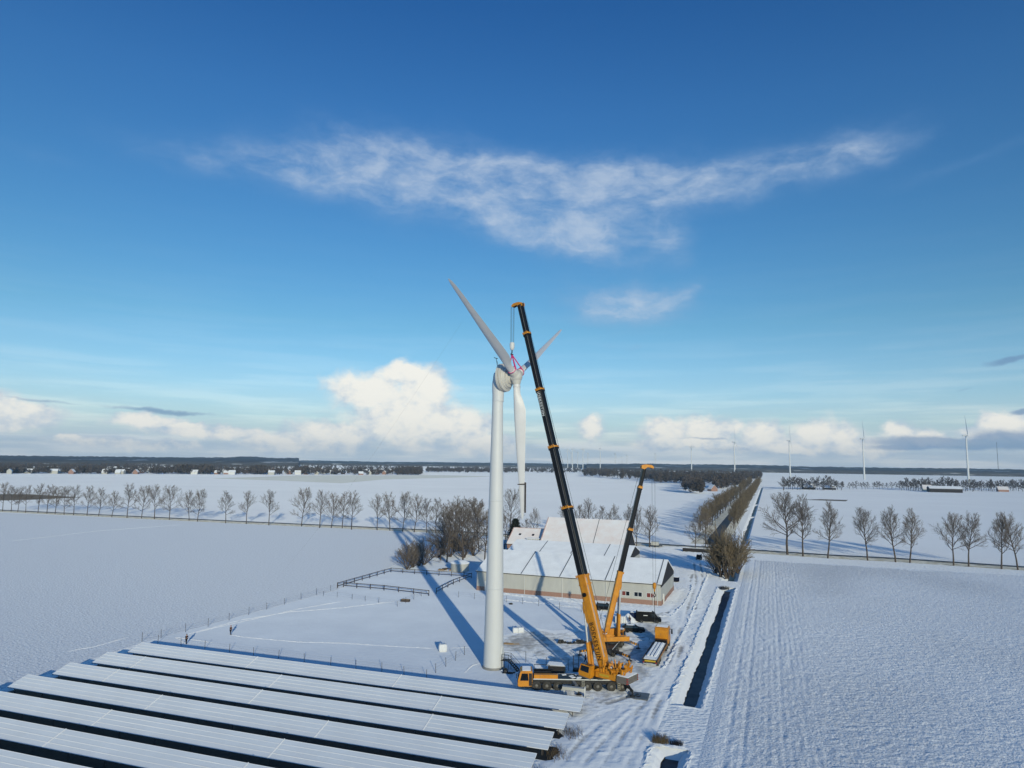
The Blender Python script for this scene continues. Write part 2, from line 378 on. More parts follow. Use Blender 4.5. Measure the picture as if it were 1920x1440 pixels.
# ditches: sloped banks, dark foot, water
def ditch():
    rr = random.Random(3)
    bank = MB(); foot = MB(); water = MB()
    for a0, a1, b0, b1 in DITCHES:
        n = max(4, int((a1-a0)/(.8 if a0 < 170 else 4)))
        L = [a0+(a1-a0)*i/n for i in range(n+1)]
        wv_ = [.13*sin(a*.16+b1)+.07*sin(a*.5+1) for a in L]; jl = [rr.uniform(-.11, .11)+w_ for w_ in wv_]; jr = [rr.uniform(-.1, .1)-.6*w_ for w_ in wv_]; jz = [rr.uniform(-.08, .08) for _ in L]
        def rib(mb, f0, f1, mid=None):
            vs = []
            for i, a in enumerate(L):
                p = [f0(i, a)]+([mid(i, a)] if mid else [])+[f1(i, a)]; vs += [Q(*t) for t in p]
            k = 3 if mid else 2
            mb.add(vs, [(i*k+j, i*k+j+1, (i+1)*k+j+1, (i+1)*k+j) for i in range(n) for j in range(k-1)])
        rib(bank, lambda i, a: (a, b0, .0), lambda i, a: (a, -.75+jl[i], -.95+jz[i]), lambda i, a: (a, b0+.8+jl[i]*.5, -.32+jz[i]*.7))
        rib(foot, lambda i, a: (a, -.75+jl[i], -.95+jz[i]), lambda i, a: (a, -.62+jl[i]*.7, -1.3))
        rib(bank, lambda i, a: (a, .80+jr[i], -1.3), lambda i, a: (a, b1, 0), lambda i, a: (a, 1.5+jr[i], -.50+jz[i]))
        for e in (a0, a1):
            i_ = 1.3 if e == a0 else -1.3
            bank.add([Q(e, b0, 0), Q(e+i_, -.6, -1.3), Q(e+i_, 1.3, -1.3), Q(e, b1, 0)], [(0, 1, 2, 3)])
        water.add([Q(a0, b0, -1.12), Q(a1, b0, -1.12), Q(a1, b1, -1.12), Q(a0, b1, -1.12)], [(0, 1, 2, 3)])
    tag(bank.build('ditch_bank', M_snow), kind='structure')
    tag(foot.build('ditch_edge', M_soil), kind='structure')
    tag(water.build('ditch_water', M_water), kind='structure')
ditch()
ROAD = [G(*p) for p in ROADPX]
strip('road', ROAD, 4.4, .012, M_asphalt)
strip('road_verge', ROAD, 11, .008, M_verge, off=6.0)
# avenue road north
AV0 = Vector((86, 300, 0))
def AVp(t, off=0.0): return AV0+E1*t+E2*off
AVO = toQ(G(1385, 948))[1]
def AVq(a, off=0.0, z=0.0): return Q(a, AVO+off, z)
strip('avenue_road', [AVq(215, .5), AVq(600), AVq(1900)], 5.2, .016, M_asphalt)
strip('avenue_verge', [AVq(215), AVq(600), AVq(1900)], 16, .008, M_verge)
# left field with stubble under the snow, farm meadow, yard
FENCE_FAR = [G(265, 1203), G(300, 1190), G(630, 1106)]
sheet('meadow', [G(262, 1206.5), G(630, 1107.5), G(735, 1063), G(800, 1021), G(905, 1062), G(1128, 1160), G(1240, 1160), G(985, 1320), (-60, 60), (-62, 100)], .003, M_meadow)
sheet('stubble_field', [(-420, 20), (-60, 20), G(-20, 1300), G(262, 1206), G(630, 1107), G(735, 1062), G(800, 1020), G(810, 1000), G(660, 991.5), G(480, 983.5), G(240, 972), G(0, 961), G(-150, 953)], .004, M_snowfield)
def wear_mat(name, scale, dirty, bump=.05, bscale=3.0, stretch=(1, 1, 1)):
    m = mat(name, (.80, .81, .84), var=.03, scale=.05, bump=bump, bscale=bscale, oren=True); nt = m.node_tree
    at_ = nt.nodes.new('ShaderNodeAttribute'); at_.attribute_name = 'wear'
    tc = nt.nodes.new('ShaderNodeTexCoord'); n = nt.nodes.new('ShaderNodeTexNoise'); n.inputs['Scale'].default_value = scale; n.inputs['Detail'].default_value = 7
    n.inputs['Roughness'].default_value = .65
    nt.links.new(tc.outputs['Object'], n.inputs['Vector']); X.nt = nt
    f = (X(at_.outputs['Fac'])+(X(n.outputs['Fac'])-.5)*1.1).step(.42, .95)
    d = [x for x in nt.nodes if x.type == 'BSDF_DIFFUSE'][0]; base = X(d.inputs['Color'].links[0].from_socket)
    nt.links.new(xmix(base, dirty, f).v, d.inputs['Color']); return m
M_worn = wear_mat('worn_snow', .9, (.36, .355, .36, 1))
def inside_d(Px, Py, poly):
    """signed distance to a polygon, positive inside"""
    n = len(poly); dmin = np.full(Px.shape, 1e9); ins = np.zeros(Px.shape, bool)
    for i in range(n):
        (x0, y0), (x1, y1) = poly[i], poly[(i+1) % n]; ex, ey = x1-x0, y1-y0
        t = np.clip(((Px-x0)*ex+(Py-y0)*ey)/(ex*ex+ey*ey), 0, 1); dmin = np.minimum(dmin, np.hypot(Px-x0-t*ex, Py-y0-t*ey))
        c = ((y0 > Py) != (y1 > Py)) & (Px < (x1-x0)*(Py-y0)/(y1-y0+1e-12)+x0); ins ^= c
    return np.where(ins, dmin, -dmin)
def yard():
    g = np.random.default_rng(8); st = .28
    lane = [tuple(G(*p)[:2]) for p in [(1010, 1445), (1120, 1340), (1180, 1305), (1230, 1265), (1275, 1150), (1300, 1090), (1290, 1050), (1240, 1033), (1245, 1024), (1290, 1026), (1330, 1040), (1322, 1080), (1290, 1180), (1265, 1260), (1250, 1330), (1205, 1445)]]
    work = [tuple(G(*p)[:2]) for p in [(975, 1308), (975, 1262), (1015, 1235), (938, 1220), (945, 1195), (1000, 1182), (1060, 1185), (1100, 1165), (1180, 1150), (1262, 1145), (1275, 1170), (1240, 1268), (1190, 1322), (1100, 1350)]]
    apron = [tuple(G(*p)[:2]) for p in [(1105, 1150), (1250, 1148), (1300, 1085), (1262, 1110), (1240, 1140), (1130, 1133)]]
    tracks = [[(1085, 1445), (1150, 1370), (1200, 1325)], [(1125, 1445), (1190, 1345), (1232, 1290), (1262, 1215), (1290, 1140), (1306, 1090), (1300, 1050)], [(1172, 1445), (1217, 1360), (1245, 1300), (1275, 1222), (1302, 1145), (1318, 1090), (1312, 1050)], [(1040, 1445), (1095, 1385), (1150, 1335)],
              [(1195, 1290), (1230, 1275), (1246, 1262), (1262, 1225)], [(1140, 1320), (1200, 1300), (1236, 1268)], [(1250, 1150), (1280, 1120), (1300, 1075)]]
    nx, ny = int(275/st), int(62/st)
    A, B = np.meshgrid(np.linspace(-34, 241, nx), np.linspace(-58, 4, ny), indexing='ij')
    Xw = O0.x+E1.x*A+E2.x*B; Yw = O0.y+E1.y*A+E2.y*B
    n1 = fft_noise(nx, ny, .85, .85, g); n2 = fft_noise(nx, ny, 2.2, 2.2, g); n3 = fft_noise(nx, ny, 12, 12, g); n4 = fft_noise(nx, ny, 5, .9, g)
    sd = np.maximum.reduce([inside_d(Xw, Yw, lane), inside_d(Xw, Yw, work), inside_d(Xw, Yw, apron)-1.0])+n3*.9+n2*.3
    sd = np.where(B > -2.6, -9, sd)
    m = np.clip(sd/2.2+.3, 0, 1); m = m*m*(3-2*m)
    tr = np.zeros_like(A); rim = np.zeros_like(A)
    for L in tracks:
        pts = [tuple(G(*p)[:2]) for p in L]; d = np.full(A.shape, 1e9)
        for (x0, y0), (x1, y1) in zip(pts, pts[1:]):
            ex, ey = x1-x0, y1-y0; t = np.clip(((Xw-x0)*ex+(Yw-y0)*ey)/(ex*ex+ey*ey), 0, 1); d = np.minimum(d, np.hypot(Xw-x0-t*ex, Yw-y0-t*ey))
        tr = np.maximum(tr, np.exp(-(d/.38)**2)); rim = np.maximum(rim, np.exp(-((d-.7)/.22)**2))
    wk = inside_d(Xw, Yw, work); wk = np.clip(wk/4+.4, 0, 1)
    Z = .06+m*(.030*n1+.018*n2*(.4+.6*wk)+.014*n4)+rim*.05*m-tr*.08*m
    Z = np.maximum(Z, .012)*np.clip(m*6, 0, 1)+.010
    wear = m*(.30+.34*wk+.16*n3*.6)+tr*.40*m-rim*.15+n2*.06*m
    keep = m > .004
    V = np.stack([Xw, Yw, Z], -1).reshape(-1, 3)
    i = (np.arange(nx-1)[:, None]*ny+np.arange(ny-1)[None]).ravel(); F = np.stack([i, i+ny, i+ny+1, i+1], -1)
    kf = keep.ravel()[F].any(1); F = F[kf]; used = np.unique(F); mp = np.full(len(V), -1); mp[used] = np.arange(len(used))
    me = np_mesh('farm_lane', V[used], mp[F], M_worn, True)
    a_ = me.attributes.new('wear', 'FLOAT', 'POINT'); a_.data.foreach_set('value', np.clip(wear.ravel()[used], 0, 1).astype(np.float32))
    tag(link('farm_lane', me), kind='structure')
# bare strips far out
sheet('ploughed_strip', [G(-60, 926), G(60, 927), G(153, 932.5), G(60, 937), G(-60, 940)], .02, M_plough)
sheet('thin_snow_strip', [G(395, 897), G(560, 891.5), G(830, 891), G(930, 893.5), G(720, 899), G(640, 906), G(520, 901)], .02, M_thin)
sheet('thin_snow_strip', [G(1540, 936), G(1590, 937.5), G(1586, 940), G(1500, 937)], .02, M_plough)

# clods of the ploughed field on the right: real relief, rows run along the ditch
def fft_noise(nx, ny, sx, sy, rng):
    w = rng.standard_normal((nx, ny)); fx = np.fft.fftfreq(nx)[:, None]; fy = np.fft.rfftfreq(ny)[None]
    k = np.exp(-2*(pi**2)*((fx*sx)**2+(fy*sy)**2)); r = np.fft.irfft2(np.fft.rfft2(w)*k, s=(nx, ny))
    return r/r.std()
def relief(name, a0, a1, b0, b1, step, fn, m, z0=.05, kind='structure'):   # real bumps on a grid
    nx, ny = int((a1-a0)/step)+1, int((b1-b0)/step)+1
    A, B = np.meshgrid(np.linspace(a0, a1, nx), np.linspace(b0, b1, ny), indexing='ij')
    Z = fn(A, B, nx, ny)
    edge = np.minimum.reduce([(A-a0), (a1-A), (B-b0), (b1-B)]); e = np.clip(edge/1.5, 0, 1)
    Z = np.maximum(z0+Z, .012)*e+.006*(1-e)-(e < 1e-6)*.03
    X_ = O0.x+E1.x*A+E2.x*B; Y_ = O0.y+E1.y*A+E2.y*B
    V = np.stack([X_, Y_, Z], -1).reshape(-1, 3)
    i = (np.arange(nx-1)[:, None]*ny+np.arange(ny-1)[None]).ravel()
    F = np.stack([i, i+ny, i+ny+1, i+1], -1)
    me = np_mesh(name, V, F, m, True)
    far_ = np.clip((A-62+4*fft_noise(nx, ny, 30, 24, np.random.default_rng(2)))/10, 0, 1)
    wv = np.clip((edge+1.2*fft_noise(nx, ny, 14, 9, np.random.default_rng(3)))/3.0-.3, 0, 1)*(.50+.06*far_)+.10*np.clip(fft_noise(nx, ny, 60, 40, np.random.default_rng(4)), -1, 1)
    a_ = me.attributes.new('wear', 'FLOAT', 'POINT'); a_.data.foreach_set('value', np.clip(wv, 0, 1).ravel().astype(np.float32))
    return tag(link(name, me), kind=kind)
rng = np.random.default_rng(5)
M_clod2 = wear_mat('clod_snow', 3.4, (.38, .40, .44, 1), .24, 3.2)
yard()
def clods(A, B, nx, ny):
    big = fft_noise(nx, ny, 30, 24, rng)
    rowy = fft_noise(nx, ny, 2.2, .75, rng); cross = fft_noise(nx, ny, .75, 1.5, rng); fine = fft_noise(nx, ny, .8, .8, rng)
    zb = np.clip((B-(16.5+.02*A)+.5*big)/1.5, 0, 1)                 # headland drilled along the ditch, the rest across
    far = np.clip((A-62+3*big)/10, 0, 1)
    rows = .030*np.sin(B*2*pi/.95+.5*big)
    h = (1-zb)*(.020*rowy+.018*fine+rows*.65)+zb*(1-.35*far)*(.020*cross+.022*fine)
    tr = np.exp(-((B-6.3)/.35)**2)+np.exp(-((B-8.3)/.35)**2)+.6*np.exp(-((B-13.2)/.3)**2)
    return .12+h*np.clip((B-3)/3, .3, 1)-.06*tr
relief('ploughed_field', -30, 171, 3.4, 190, .24, clods, M_clod2, z0=.0)

# ridges of shovelled or kicked up snow
def ridge(name, pts, w, h, seed, m=None, step=.5):
    rr = random.Random(seed); pts = [Vector(p) for p in pts]; P2 = []
    for a, b in zip(pts, pts[1:]):
        k = max(1, int((b-a).length/step)); P2 += [a.lerp(b, i/k) for i in range(k)]
    P2.append(pts[-1]); vs = []; n = len(P2)
    for i, p in enumerate(P2):
        t = P2[min(i+1, n-1)]-P2[max(i-1, 0)]; t.z = 0; t.normalize(); nn = Vector((t.y, -t.x, 0))
        e = min(1, i/3, (n-1-i)/3)
        for f, g in ((-1, -.01), (-.55, .55), (-.1, 1), (.45, .6), (1, -.01)):
            q = p+nn*(f*w/2*(1+rr.uniform(-.55, .45))+.12*w*sin(i*.7+seed)); vs.append((q.x, q.y, (h*g*rr.uniform(.05, 1.5) if g > 0 else -.02)*(e if g > 0 else 1)+.01))
    mb = MB(); mb.add(vs, [(i*5+j, i*5+j+1, (i+1)*5+j+1, (i+1)*5+j) for i in range(n-1) for j in range(4)])
    return tag(mb.build(name, m or M_snow, smooth=False), kind='structure')
for a0_, a1_ in ((-15, -30), (0, 106)):
    ridge('snow_lip', [Q(a0_, -2.5), Q(a1_, -2.5)], .9, .16, 60+int(a1_), step=.6); ridge('snow_lip', [Q(a0_, 2.4), Q(a1_, 2.5)], .7, .13, 70+int(a1_), step=.6)
    ridge('snow_lip', [Q(a0_, -2.5), Q(a0_, 2.4)], .8, .16, 80+int(a1_), step=.5); ridge('snow_lip', [Q(a1_, -2.5), Q(a1_, 2.4)], .8, .16, 90+int(a1_), step=.5)
ridge('snow_bank', [G(935, 1113), G(1000, 1121), G(1100, 1132), G(1122, 1137)], 1.0, .26, 1)
ridge('snow_bank', [G(935, 1124), G(1010, 1131), G(1110, 1143)], .9, .22, 2)
ridge('snow_bank', [G(1160, 1152), G(1210, 1157), G(1258, 1156), G(1283, 1132), G(1296, 1108), G(1298, 1096)], .7, .20, 3)
ridge('snow_bank', [G(1240, 1258), G(1252, 1240), G(1285, 1180), G(1318, 1100), G(1327, 1078), G(1322, 1068)], .9, .22, 4)
ridge('snow_bank', [G(1310, 1072), G(1328, 1077), G(1352, 1078)], 2.0, .35, 5)
for k, L in enumerate([[(432, 1190), (445, 1193), (480, 1197), (560, 1204), (640, 1206), (720, 1211), (815, 1216)], [(365, 1187), (400, 1178), (480, 1160), (560, 1142), (640, 1128)], [(400, 1205), (330, 1195), (349, 1207)], [(350, 1190), (450, 1163), (540, 1148), (640, 1140), (740, 1128)],
                       [(845, 1215), (880, 1214)], [(870, 1262), (885, 1248), (902, 1243)], [(125, 1222), (180, 1212), (240, 1195)], [(20, 1015), (180, 996), (340, 984)]]):
    ridge('footprint_trail', [G(*p) for p in L], .46, .085, 20+k, M_snow, step=.4)
# dry reeds and bare earth at the mouths of the ditch
def tuft(px, py, n, r, h, name, label, cat, m, seed):
    rr = random.Random(seed); c = G(px, py); mb = MB()
    for _ in range(n):
        a = rr.uniform(0, 2*pi); d = r*sqrt(rr.random()); b = Vector((cos(a)*d, sin(a)*d*.7, -.3))
        t = b+Vector((rr.uniform(-.35, .35), rr.uniform(-.35, .35), .3+h*rr.uniform(.5, 1.1)))
        mb.tube(b, t, .03, .012, 3, False)
    o = mb.build('reeds', m); o.location = c; return tag(o, label, cat, kind='stuff')
M_reed = mat('dry_reed', (.24, .17, .085), rough=.9, color2=(.12, .085, .05), scale=3)
tuft(1238, 1392, 260, 1.1, .9, 'reed_tuft', 'brown dry reeds at the head of the ditch nearest the bottom edge', 'reeds', M_reed, 1)
tuft(1268, 1396, 160, .8, .5, 'reed_tuft', 'low dark weeds on the right lip of the lowest ditch', 'reeds', M_soil, 2)
tuft(1357, 1103, 160, 1.6, .6, 'reed_tuft', 'dark weeds at the far end of the long straight ditch', 'reeds', M_soil, 3)
tuft(1384, 1050, 220, 3.0, 1.0, 'reed_tuft', 'brown reeds under the big bush by the road culvert', 'reeds', M_reed, 4)

# ------------------------------------------------------------------ the wind turbine being taken apart
TB = G(925, 1252)
def turbine():
    T = thing('wind_turbine', 'tall pale grey wind turbine whose three blades hang on the crane slings', 'wind turbine', TB)
    HT = 47.3
    prof = [(0, 1.74), (.02, 1.74), (5, 1.66), (13, 1.52), (13.05, 1.56), (13.15, 1.56), (13.2, 1.51), (28, 1.27), (28.05, 1.31), (28.15, 1.31), (28.2, 1.26), (42, 1.02), (46, .96), (HT-1.6, .96)]
    tw = MB().lathe((0, 0, .25), (0, 0, 1), [(z, r) for z, r in prof], 48).build('tower', M_tower, T, True)
    MB().lathe((0, 0, -.1), (0, 0, 1), [(0, 1.86), (.42, 1.86), (.47, 1.80), (.47, 1.7)], 48).build('foundation_ring', M_concrete, T)
    # door with landing and stairs on the right
    da = Vector((.93, -.37, 0)); dn = Vector((.37, .93, 0))
    ring = []
    dm = MB()
    for k in (0, 1):
        r = []
        for i in range(20):
            a = 2*pi*i/20; r.append(da*(1.60+.16*k)+dn*(.48*cos(a))+Vector((0, 0, 2.75+1.05*sin(a))))
        ring.append(r)
    dm.rings(ring).build('door', M_white, T)
    st = MB()
    st.box(da*2.35+Vector((0, 0, 1.55)), (1.5, 1.3, .08), Matrix((da, dn, Vector((0, 0, 1)))).transposed())
    for k in range(6):
        st.box(da*(3.2+.27*k)+Vector((0, 0, 1.35-.25*k)), (.28, 1.0, .05), Matrix((da, dn, Vector((0, 0, 1)))).transposed())
    for sgn in (-1, 1):
        st.bar(da*3.0+dn*.5*sgn+Vector((0, 0, 1.5)), da*4.7+dn*.5*sgn+Vector((0, 0, .02)), .06, .18)
        for q, z in ((1.8, 1.55), (3.0, 1.55)):
            st.tube(da*q+dn*.6*sgn+Vector((0, 0, 0)), da*q+dn*.6*sgn+Vector((0, 0, 2.6)), .035, n=6)
        for zz in (2.1, 2.6):
            st.tube(da*1.8+dn*.6*sgn+Vector((0, 0, zz)), da*3.0+dn*.6*sgn+Vector((0, 0, zz)), .03, n=6)
            st.tube(da*3.0+dn*.6*sgn+Vector((0, 0, zz)), da*4.7+dn*.6*sgn+Vector((0, 0, zz-1.5)), .03, n=6)
    st.build('stairs', M_dark, T)
    be, ti = .48, .06
    a = Vector((cos(be)*cos(ti), -sin(be)*cos(ti), sin(ti))); u = Vector((sin(be), cos(be), 0)); v = u.cross(a); v = v if v.z > 0 else -v
    top = Vector((D(938, 708, TB.y).x-TB.x, 0, 50.05))     # where the rotor axis crosses the tower
    # yaw head
    nm = MB(); nm.lathe((top.x*.15, 0, HT-1.5), (0, 0, 1), [(0, 1.02), (.25, 1.06), (.3, 1.02), (1.4, 1.04), (2.2, 1.10), (3.2, 1.12), (4.0, 1.0), (4.7, .6), (4.8, .05)], 32)
    nac = nm.build('nacelle', M_tower, T, True)
    MB().lathe(top+a*-.2, a, [(-.95, .1), (-.9, .7), (-.6, 1.2), (0, 1.5), (.3, 1.6)], 36).build('nacelle_back', M_tower, nac, True)
    MB().lathe(top, a, [(.25, 1.2), (.3, 2.48), (.36, 2.58), (.78, 2.58), (.80, 2.42), (.90, 2.42), (.92, 2.56), (1.18, 2.53), (1.28, 2.30), (1.30, 2.12), (1.52, 2.02), (1.56, 1.88), (1.80, 1.80), (1.84, 1.30), (2.1, 1.22), (2.16, .9), (2.6, .62), (3.1, .55)], 56).build('generator', M_gen, T, True)
    wv = MB(); b0 = Vector((top.x-.55, .1, 52.2))
    wv.tube(b0, b0+Vector((-.25, 0, 1.5)), .05, n=6); wv.tube(b0+Vector((-.65, 0, 1.62)), b0+Vector((.05, 0, 1.42)), .06, n=6); wv.tube(b0+Vector((.2, 0, -.1)), b0+Vector((-.05, 0, 1.0)), .03, n=6)
    wv.build('wind_vane', M_dark, nac)
    hubc = top+a*3.25
    hub = MB().lathe(hubc, a, [(-1.0, .55), (-.75, .95), (-.3, 1.12), (.3, 1.10), (.75, .85), (1.0, .45), (1.08, .02)], 36).build('hub', M_gen, T, True)
    secs = [(.75, .60, .60, 0), (1.6, .60, .60, 0), (1.65, .66, .66, 0), (1.95, .66, .66, 0), (2.0, .60, .60, 0), (3.2, .62, .56, .02), (4.4, .86, .45, .22), (6.0, 1.10, .38, .40), (8, 1.06, .32, .38), (11, .93, .27, .31), (14, .80, .22, .26), (17, .66, .17, .21), (19.2, .56, .13, .18)]
    tips = [(19.25, .555, .12, .18), (21.5, .47, .09, .15), (23.4, .38, .06, .10), (24.5, .24, .04, .05), (25.0, .07, .015, 0)]
    for k, ang in enumerate((-pi/3, pi/3, pi)):
        dr = v*cos(ang)+u*sin(ang); side = a.cross(dr)
        def sec(t):
            r, c, th, off = t; tw_ = .18*(1-r/25)
            ca = (a*cos(tw_)+side*sin(tw_)); cs = (side*cos(tw_)-a*sin(tw_))
            pts = []
            for i in range(20):
                q = 2*pi*i/20; x = cos(q); sh = 1.0 if r < 3 else (.55-.45*x)/.62
                pts.append(hubc+dr*r+ca*(c*x+off)+cs*(th*sin(q)*(sh if r > 3 else 1)))
            return pts
        bl = MB().rings([sec(t) for t in secs]).build('blade', M_blade, hub, True)
        MB().rings([sec(t) for t in tips]).build('blade_tip', M_blade, bl, True)
        cf = MB().lathe(hubc+dr*.5, dr, [(0, .9), (.5, .78), (.9, .68)], 28).build('blade_socket', M_gen, hub, True)
        if k == 2:
            e = hubc+dr*19.6+a*.92
            s = MB(); s.bar(e+dr*-.9, e+dr*4.3+a*-.30, .22, .22); s.box(hubc+dr*19.0+a*.2, (1.4, .5, .18), Matrix((a, side, dr)).transposed())
            s.build('tip_clamp', M_wood, bl)
    return T, TB+hubc, a, u, v
TUR, HUB, RA, RU, RV = turbine()

# ------------------------------------------------------------------ lettering
def letters(body, size, M, m, name, parent, depth=.01):
    c = bpy.data.curves.new(name, 'FONT'); c.body = body; c.size = size; c.extrude = depth; c.align_x = 'CENTER'; c.align_y = 'CENTER'
    c.space_character = 1.12; c.offset = size*.012
    t = bpy.data.objects.new('temp', c); COL.objects.link(t)
    me = bpy.data.meshes.new_from_object(t.evaluated_get(bpy.context.evaluated_depsgraph_get()))
    bpy.data.objects.remove(t); bpy.data.curves.remove(c)
    me.transform(M); me.materials.clear(); me.materials.append(m); me.name = name
    return link(name, me, parent)

# ------------------------------------------------------------------ mobile cranes
def wheel(parent, x, y, r=.72, w=.55, side=1):
    """axle along y; side = +1 outward is +y"""
    t = MB(); o = Vector((x, y-w/2*side, r)); ax = (0, side, 0)
    t.lathe(o, ax, [(0, r*.5), (.02, r*.9), (.08, r), (w-.08, r), (w-.01, r*.92), (w, r*.66), (w-.05, r*.60)], 26)
    ty = t.build('wheel', M_tyre, parent, True)
    MB().lathe(o, ax, [(w-.16, r*.60), (w-.10, r*.58), (w-.14, r*.42), (w-.04, r*.34), (w+.01, r*.20), (w+.02, .02)], 20).build('rim', M_rim, ty, True)
    return ty
def boom_ring(c, b, n, t, w, h):
    """rounded box section: n = sideways, t = top direction"""
    pts = [(-.5, .42), (-.42, .5), (.42, .5), (.5, .42), (.5, -.18), (.40, -.38), (.20, -.49), (0, -.52), (-.20, -.49), (-.40, -.38), (-.5, -.18)]
    return [c+n*(x*w)+t*(z*h) for x, z in pts]
def crane(label, loc, yaw, axles, front, rear, slew, up_yaw, blen, belev, marks, cabz=0.0, w0=1.25, h0=1.75, w1=.72, h1=.95, base_end=15.5, text_t=(7.0, 30.0), hook_drop=None, legs=True, tail=4.1, nose=1.9, heavy=True, group=None, block_mat=None, seg_group=None):
    T = thing('mobile_crane', label, 'crane', loc, yaw, group)
    # carrier (x forward, y left)
    ch = MB(); ch.bx(rear, front-2.2, -1.15, 1.15, .95, 1.62); ch.bx(rear+.1, front-2.3, -1.35, 1.35, 1.25, 1.70)
    for x in axles: ch.tube((x, -1.0, .72), (x, 1.0, .72), .22, n=10); ch.bx(x-.75, x+.75, -1.30, 1.30, 1.45, 1.66)
    chassis = ch.build('chassis', M_dark, T)
    dk = MB(); dk.bx(rear+.2, front-2.3, -1.36, 1.36, 1.70, 1.76); dk.build('deck', M_dark, T)
    eg = MB()
    for s in (-1, 1): eg.bx(rear+.3, front-2.4, s*1.365-.02, s*1.365+.02, 1.64, 1.78)
    eg.build('edge_strip', M_white, T)
    rr = random.Random(len(axles))
    for k in range(7):
        x = rr.uniform(slew+2.3, front-6); y = rr.uniform(-.9, .9); MB().box((x, y, 1.78+.01*k), (.7, .4, .08), Matrix.Rotation(rr.uniform(0, 1.5), 3, 'Z')).build('snow_patch', M_roofsnow, T)
    for x in axles:
        for s in (-1, 1): wheel(T, x, s*1.19, side=s)
    for x in axles:
        for s in (-1, 1):
            fd = MB(); A_ = np.linspace(.3, pi-.3, 9)
            fd.rings([[(x+r*cos(q), s*1.12+y, .72+r*sin(q)) for r, y in ((.82, -.26), (.82, .26), (.85, .26), (.85, -.26))] for q in A_])
            fd.build('mudguard', M_dark, T)
    # driving cab
    f = front
    cabp = [(f-2.25, .62), (f-.15, .55), (f, .75), (f-.02, 1.5), (f-.38, 2.72), (f-.6, 2.86), (f-2.15, 2.86), (f-2.25, 2.75)]
    cab = MB().prism(cabp, -1.38, 1.38, lambda z: .10 if z > 2.5 else 0).build('cab', M_orange, T)
    MB().bx(f-2.0, f-.7, -1.15, 1.15, 2.86, 2.93).build('roof_snow', M_roofsnow, cab)
    sp = MB().add([(f+.01, -1.2, 1.55), (f+.01, 1.2, 1.55), (f-.35, 1.15, 2.62), (f-.35, -1.15, 2.62), (f-.10, -1.2, 1.52), (f-.10, 1.2, 1.52), (f-.46, 1.15, 2.60), (f-.46, -1.15, 2.60)], [(0, 1, 2, 3), (7, 6, 5, 4), (0, 4, 5, 1), (1, 5, 6, 2), (2, 6, 7, 3), (3, 7, 4, 0)])
    sp.build('windscreen', M_glass, cab)
    for s in (-1, 1):
        MB().prism([(f-1.65, 1.45), (f-.35, 1.45), (f-.62, 2.5), (f-1.55, 2.5)], s*1.30-.09, s*1.30+.09).build('side_window', M_glass, cab)
        mr = MB(); mr.bar((f-.1, s*1.35, 2.5), (f+.25, s*1.6, 2.5), .05, .05); mr.bx(f+.18, f+.28, s*1.6-.12, s*1.6+.12, 1.9, 2.55); mr.build('mirror', M_black, cab)
        MB().bx(f-.09, f+.03, s*1.0-.2, s*1.0+.2, .78, .98).build('headlight', M_white, cab)
    MB().bx(f-.14, f+.05, -1.3, 1.3, .58, .74).build('bumper', M_dark, cab)
    gr = MB()
    for z in (1.02, 1.14, 1.26, 1.38): gr.bx(f-.08, f+.02, -.8, .8, z, z+.06)
    gr.build('grille', M_black, cab)
    for s in (-1, 1): MB().bx(f-2.2, f-1.72, s*1.39-.015, s*1.39+.015, .70, 2.55).build('air_intake', M_dark, cab)
    bxs = MB(); bxs.bx(f-6.2, f-2.5, .55, 1.32, 1.76, 2.35); bxs.build('tool_box', M_orange, T)
    b2 = MB(); b2.bx(f-5.2, f-2.5, -1.3, .2, 1.76, 2.5); b2.tube((f-2.5, -.6, 2.6), (f-5.6, -.6, 2.6), .12); b2.bar((f-2.6, -1.2, 2.5), (f-2.6, -1.2, 3.2), .08, .08); b2.bar((f-2.6, -1.2, 3.2), (f-5.0, -1.2, 3.1), .08, .08); b2.bar((f-5.0, -1.2, 3.1), (f-5.4, -1.2, 1.8), .08, .08); b2.build('engine_housing', M_black, T)
    # ladders
    for x in (slew+2.65, slew-2.9):
        ld = MB()
        for s in (-.17, .17): ld.bx(x+s-.03, x+s+.03, 1.48, 1.53, .35, 1.72)
        for z in (.45, .72, .99, 1.26, 1.53): ld.bx(x-.14, x+.14, 1.47, 1.535, z-.035, z+.035)
        ld.build('ladder', M_cwl, T)
    # outriggers
    if legs:
        for x, reach in ((slew+4.2, 2.3 if heavy else 3.3), (rear+.7, 2.6 if heavy else 3.4)):
            for s in (-1, 1):
                y0, y1 = s*1.2, s*(1.2+reach); dx = (-.7 if x > slew else -.9)
                og = MB(); og.bar((x, y0, 1.45), (x+dx, y1, .85), .30, .30); og.bar((x, y0, 1.45), (x+dx*.6, y0+s*reach*.6, 1.10), .40, .42)
                oo = og.build('outrigger', M_steel if x > slew else M_dark, T)
                MB().tube((x+dx, y1, .30), (x+dx, y1, 1.05), .11).build('jack', M_dark, oo)
                MB().lathe((x+dx, y1, .17), (0, 0, 1), [(0, .42), (.1, .42), (.16, .2)], 20).build('jack_foot', M_dark, oo)
                for i in range(3 if not heavy else 0):
                    p = Vector((x, y0, 1.45)).lerp(Vector((x+dx, y1, .85)), .55+.14*i); MB().bar(p, p+Vector((dx*.09, s*.24, -.03)), .34, .34).build('stripe', M_orange, oo)
    # upper works
    MU = Matrix.Translation((slew, 0, 0)) @ Matrix.Rotation(up_yaw-yaw, 4, 'Z')
    rg = MB(MU).lathe((0, 0, 1.74), (0, 0, 1), [(0, 1.45), (.30, 1.45), (.32, 1.2)], 36); rg.build('slew_ring', M_dark, T)
    pz = 2.95
    fr = MB(MU)
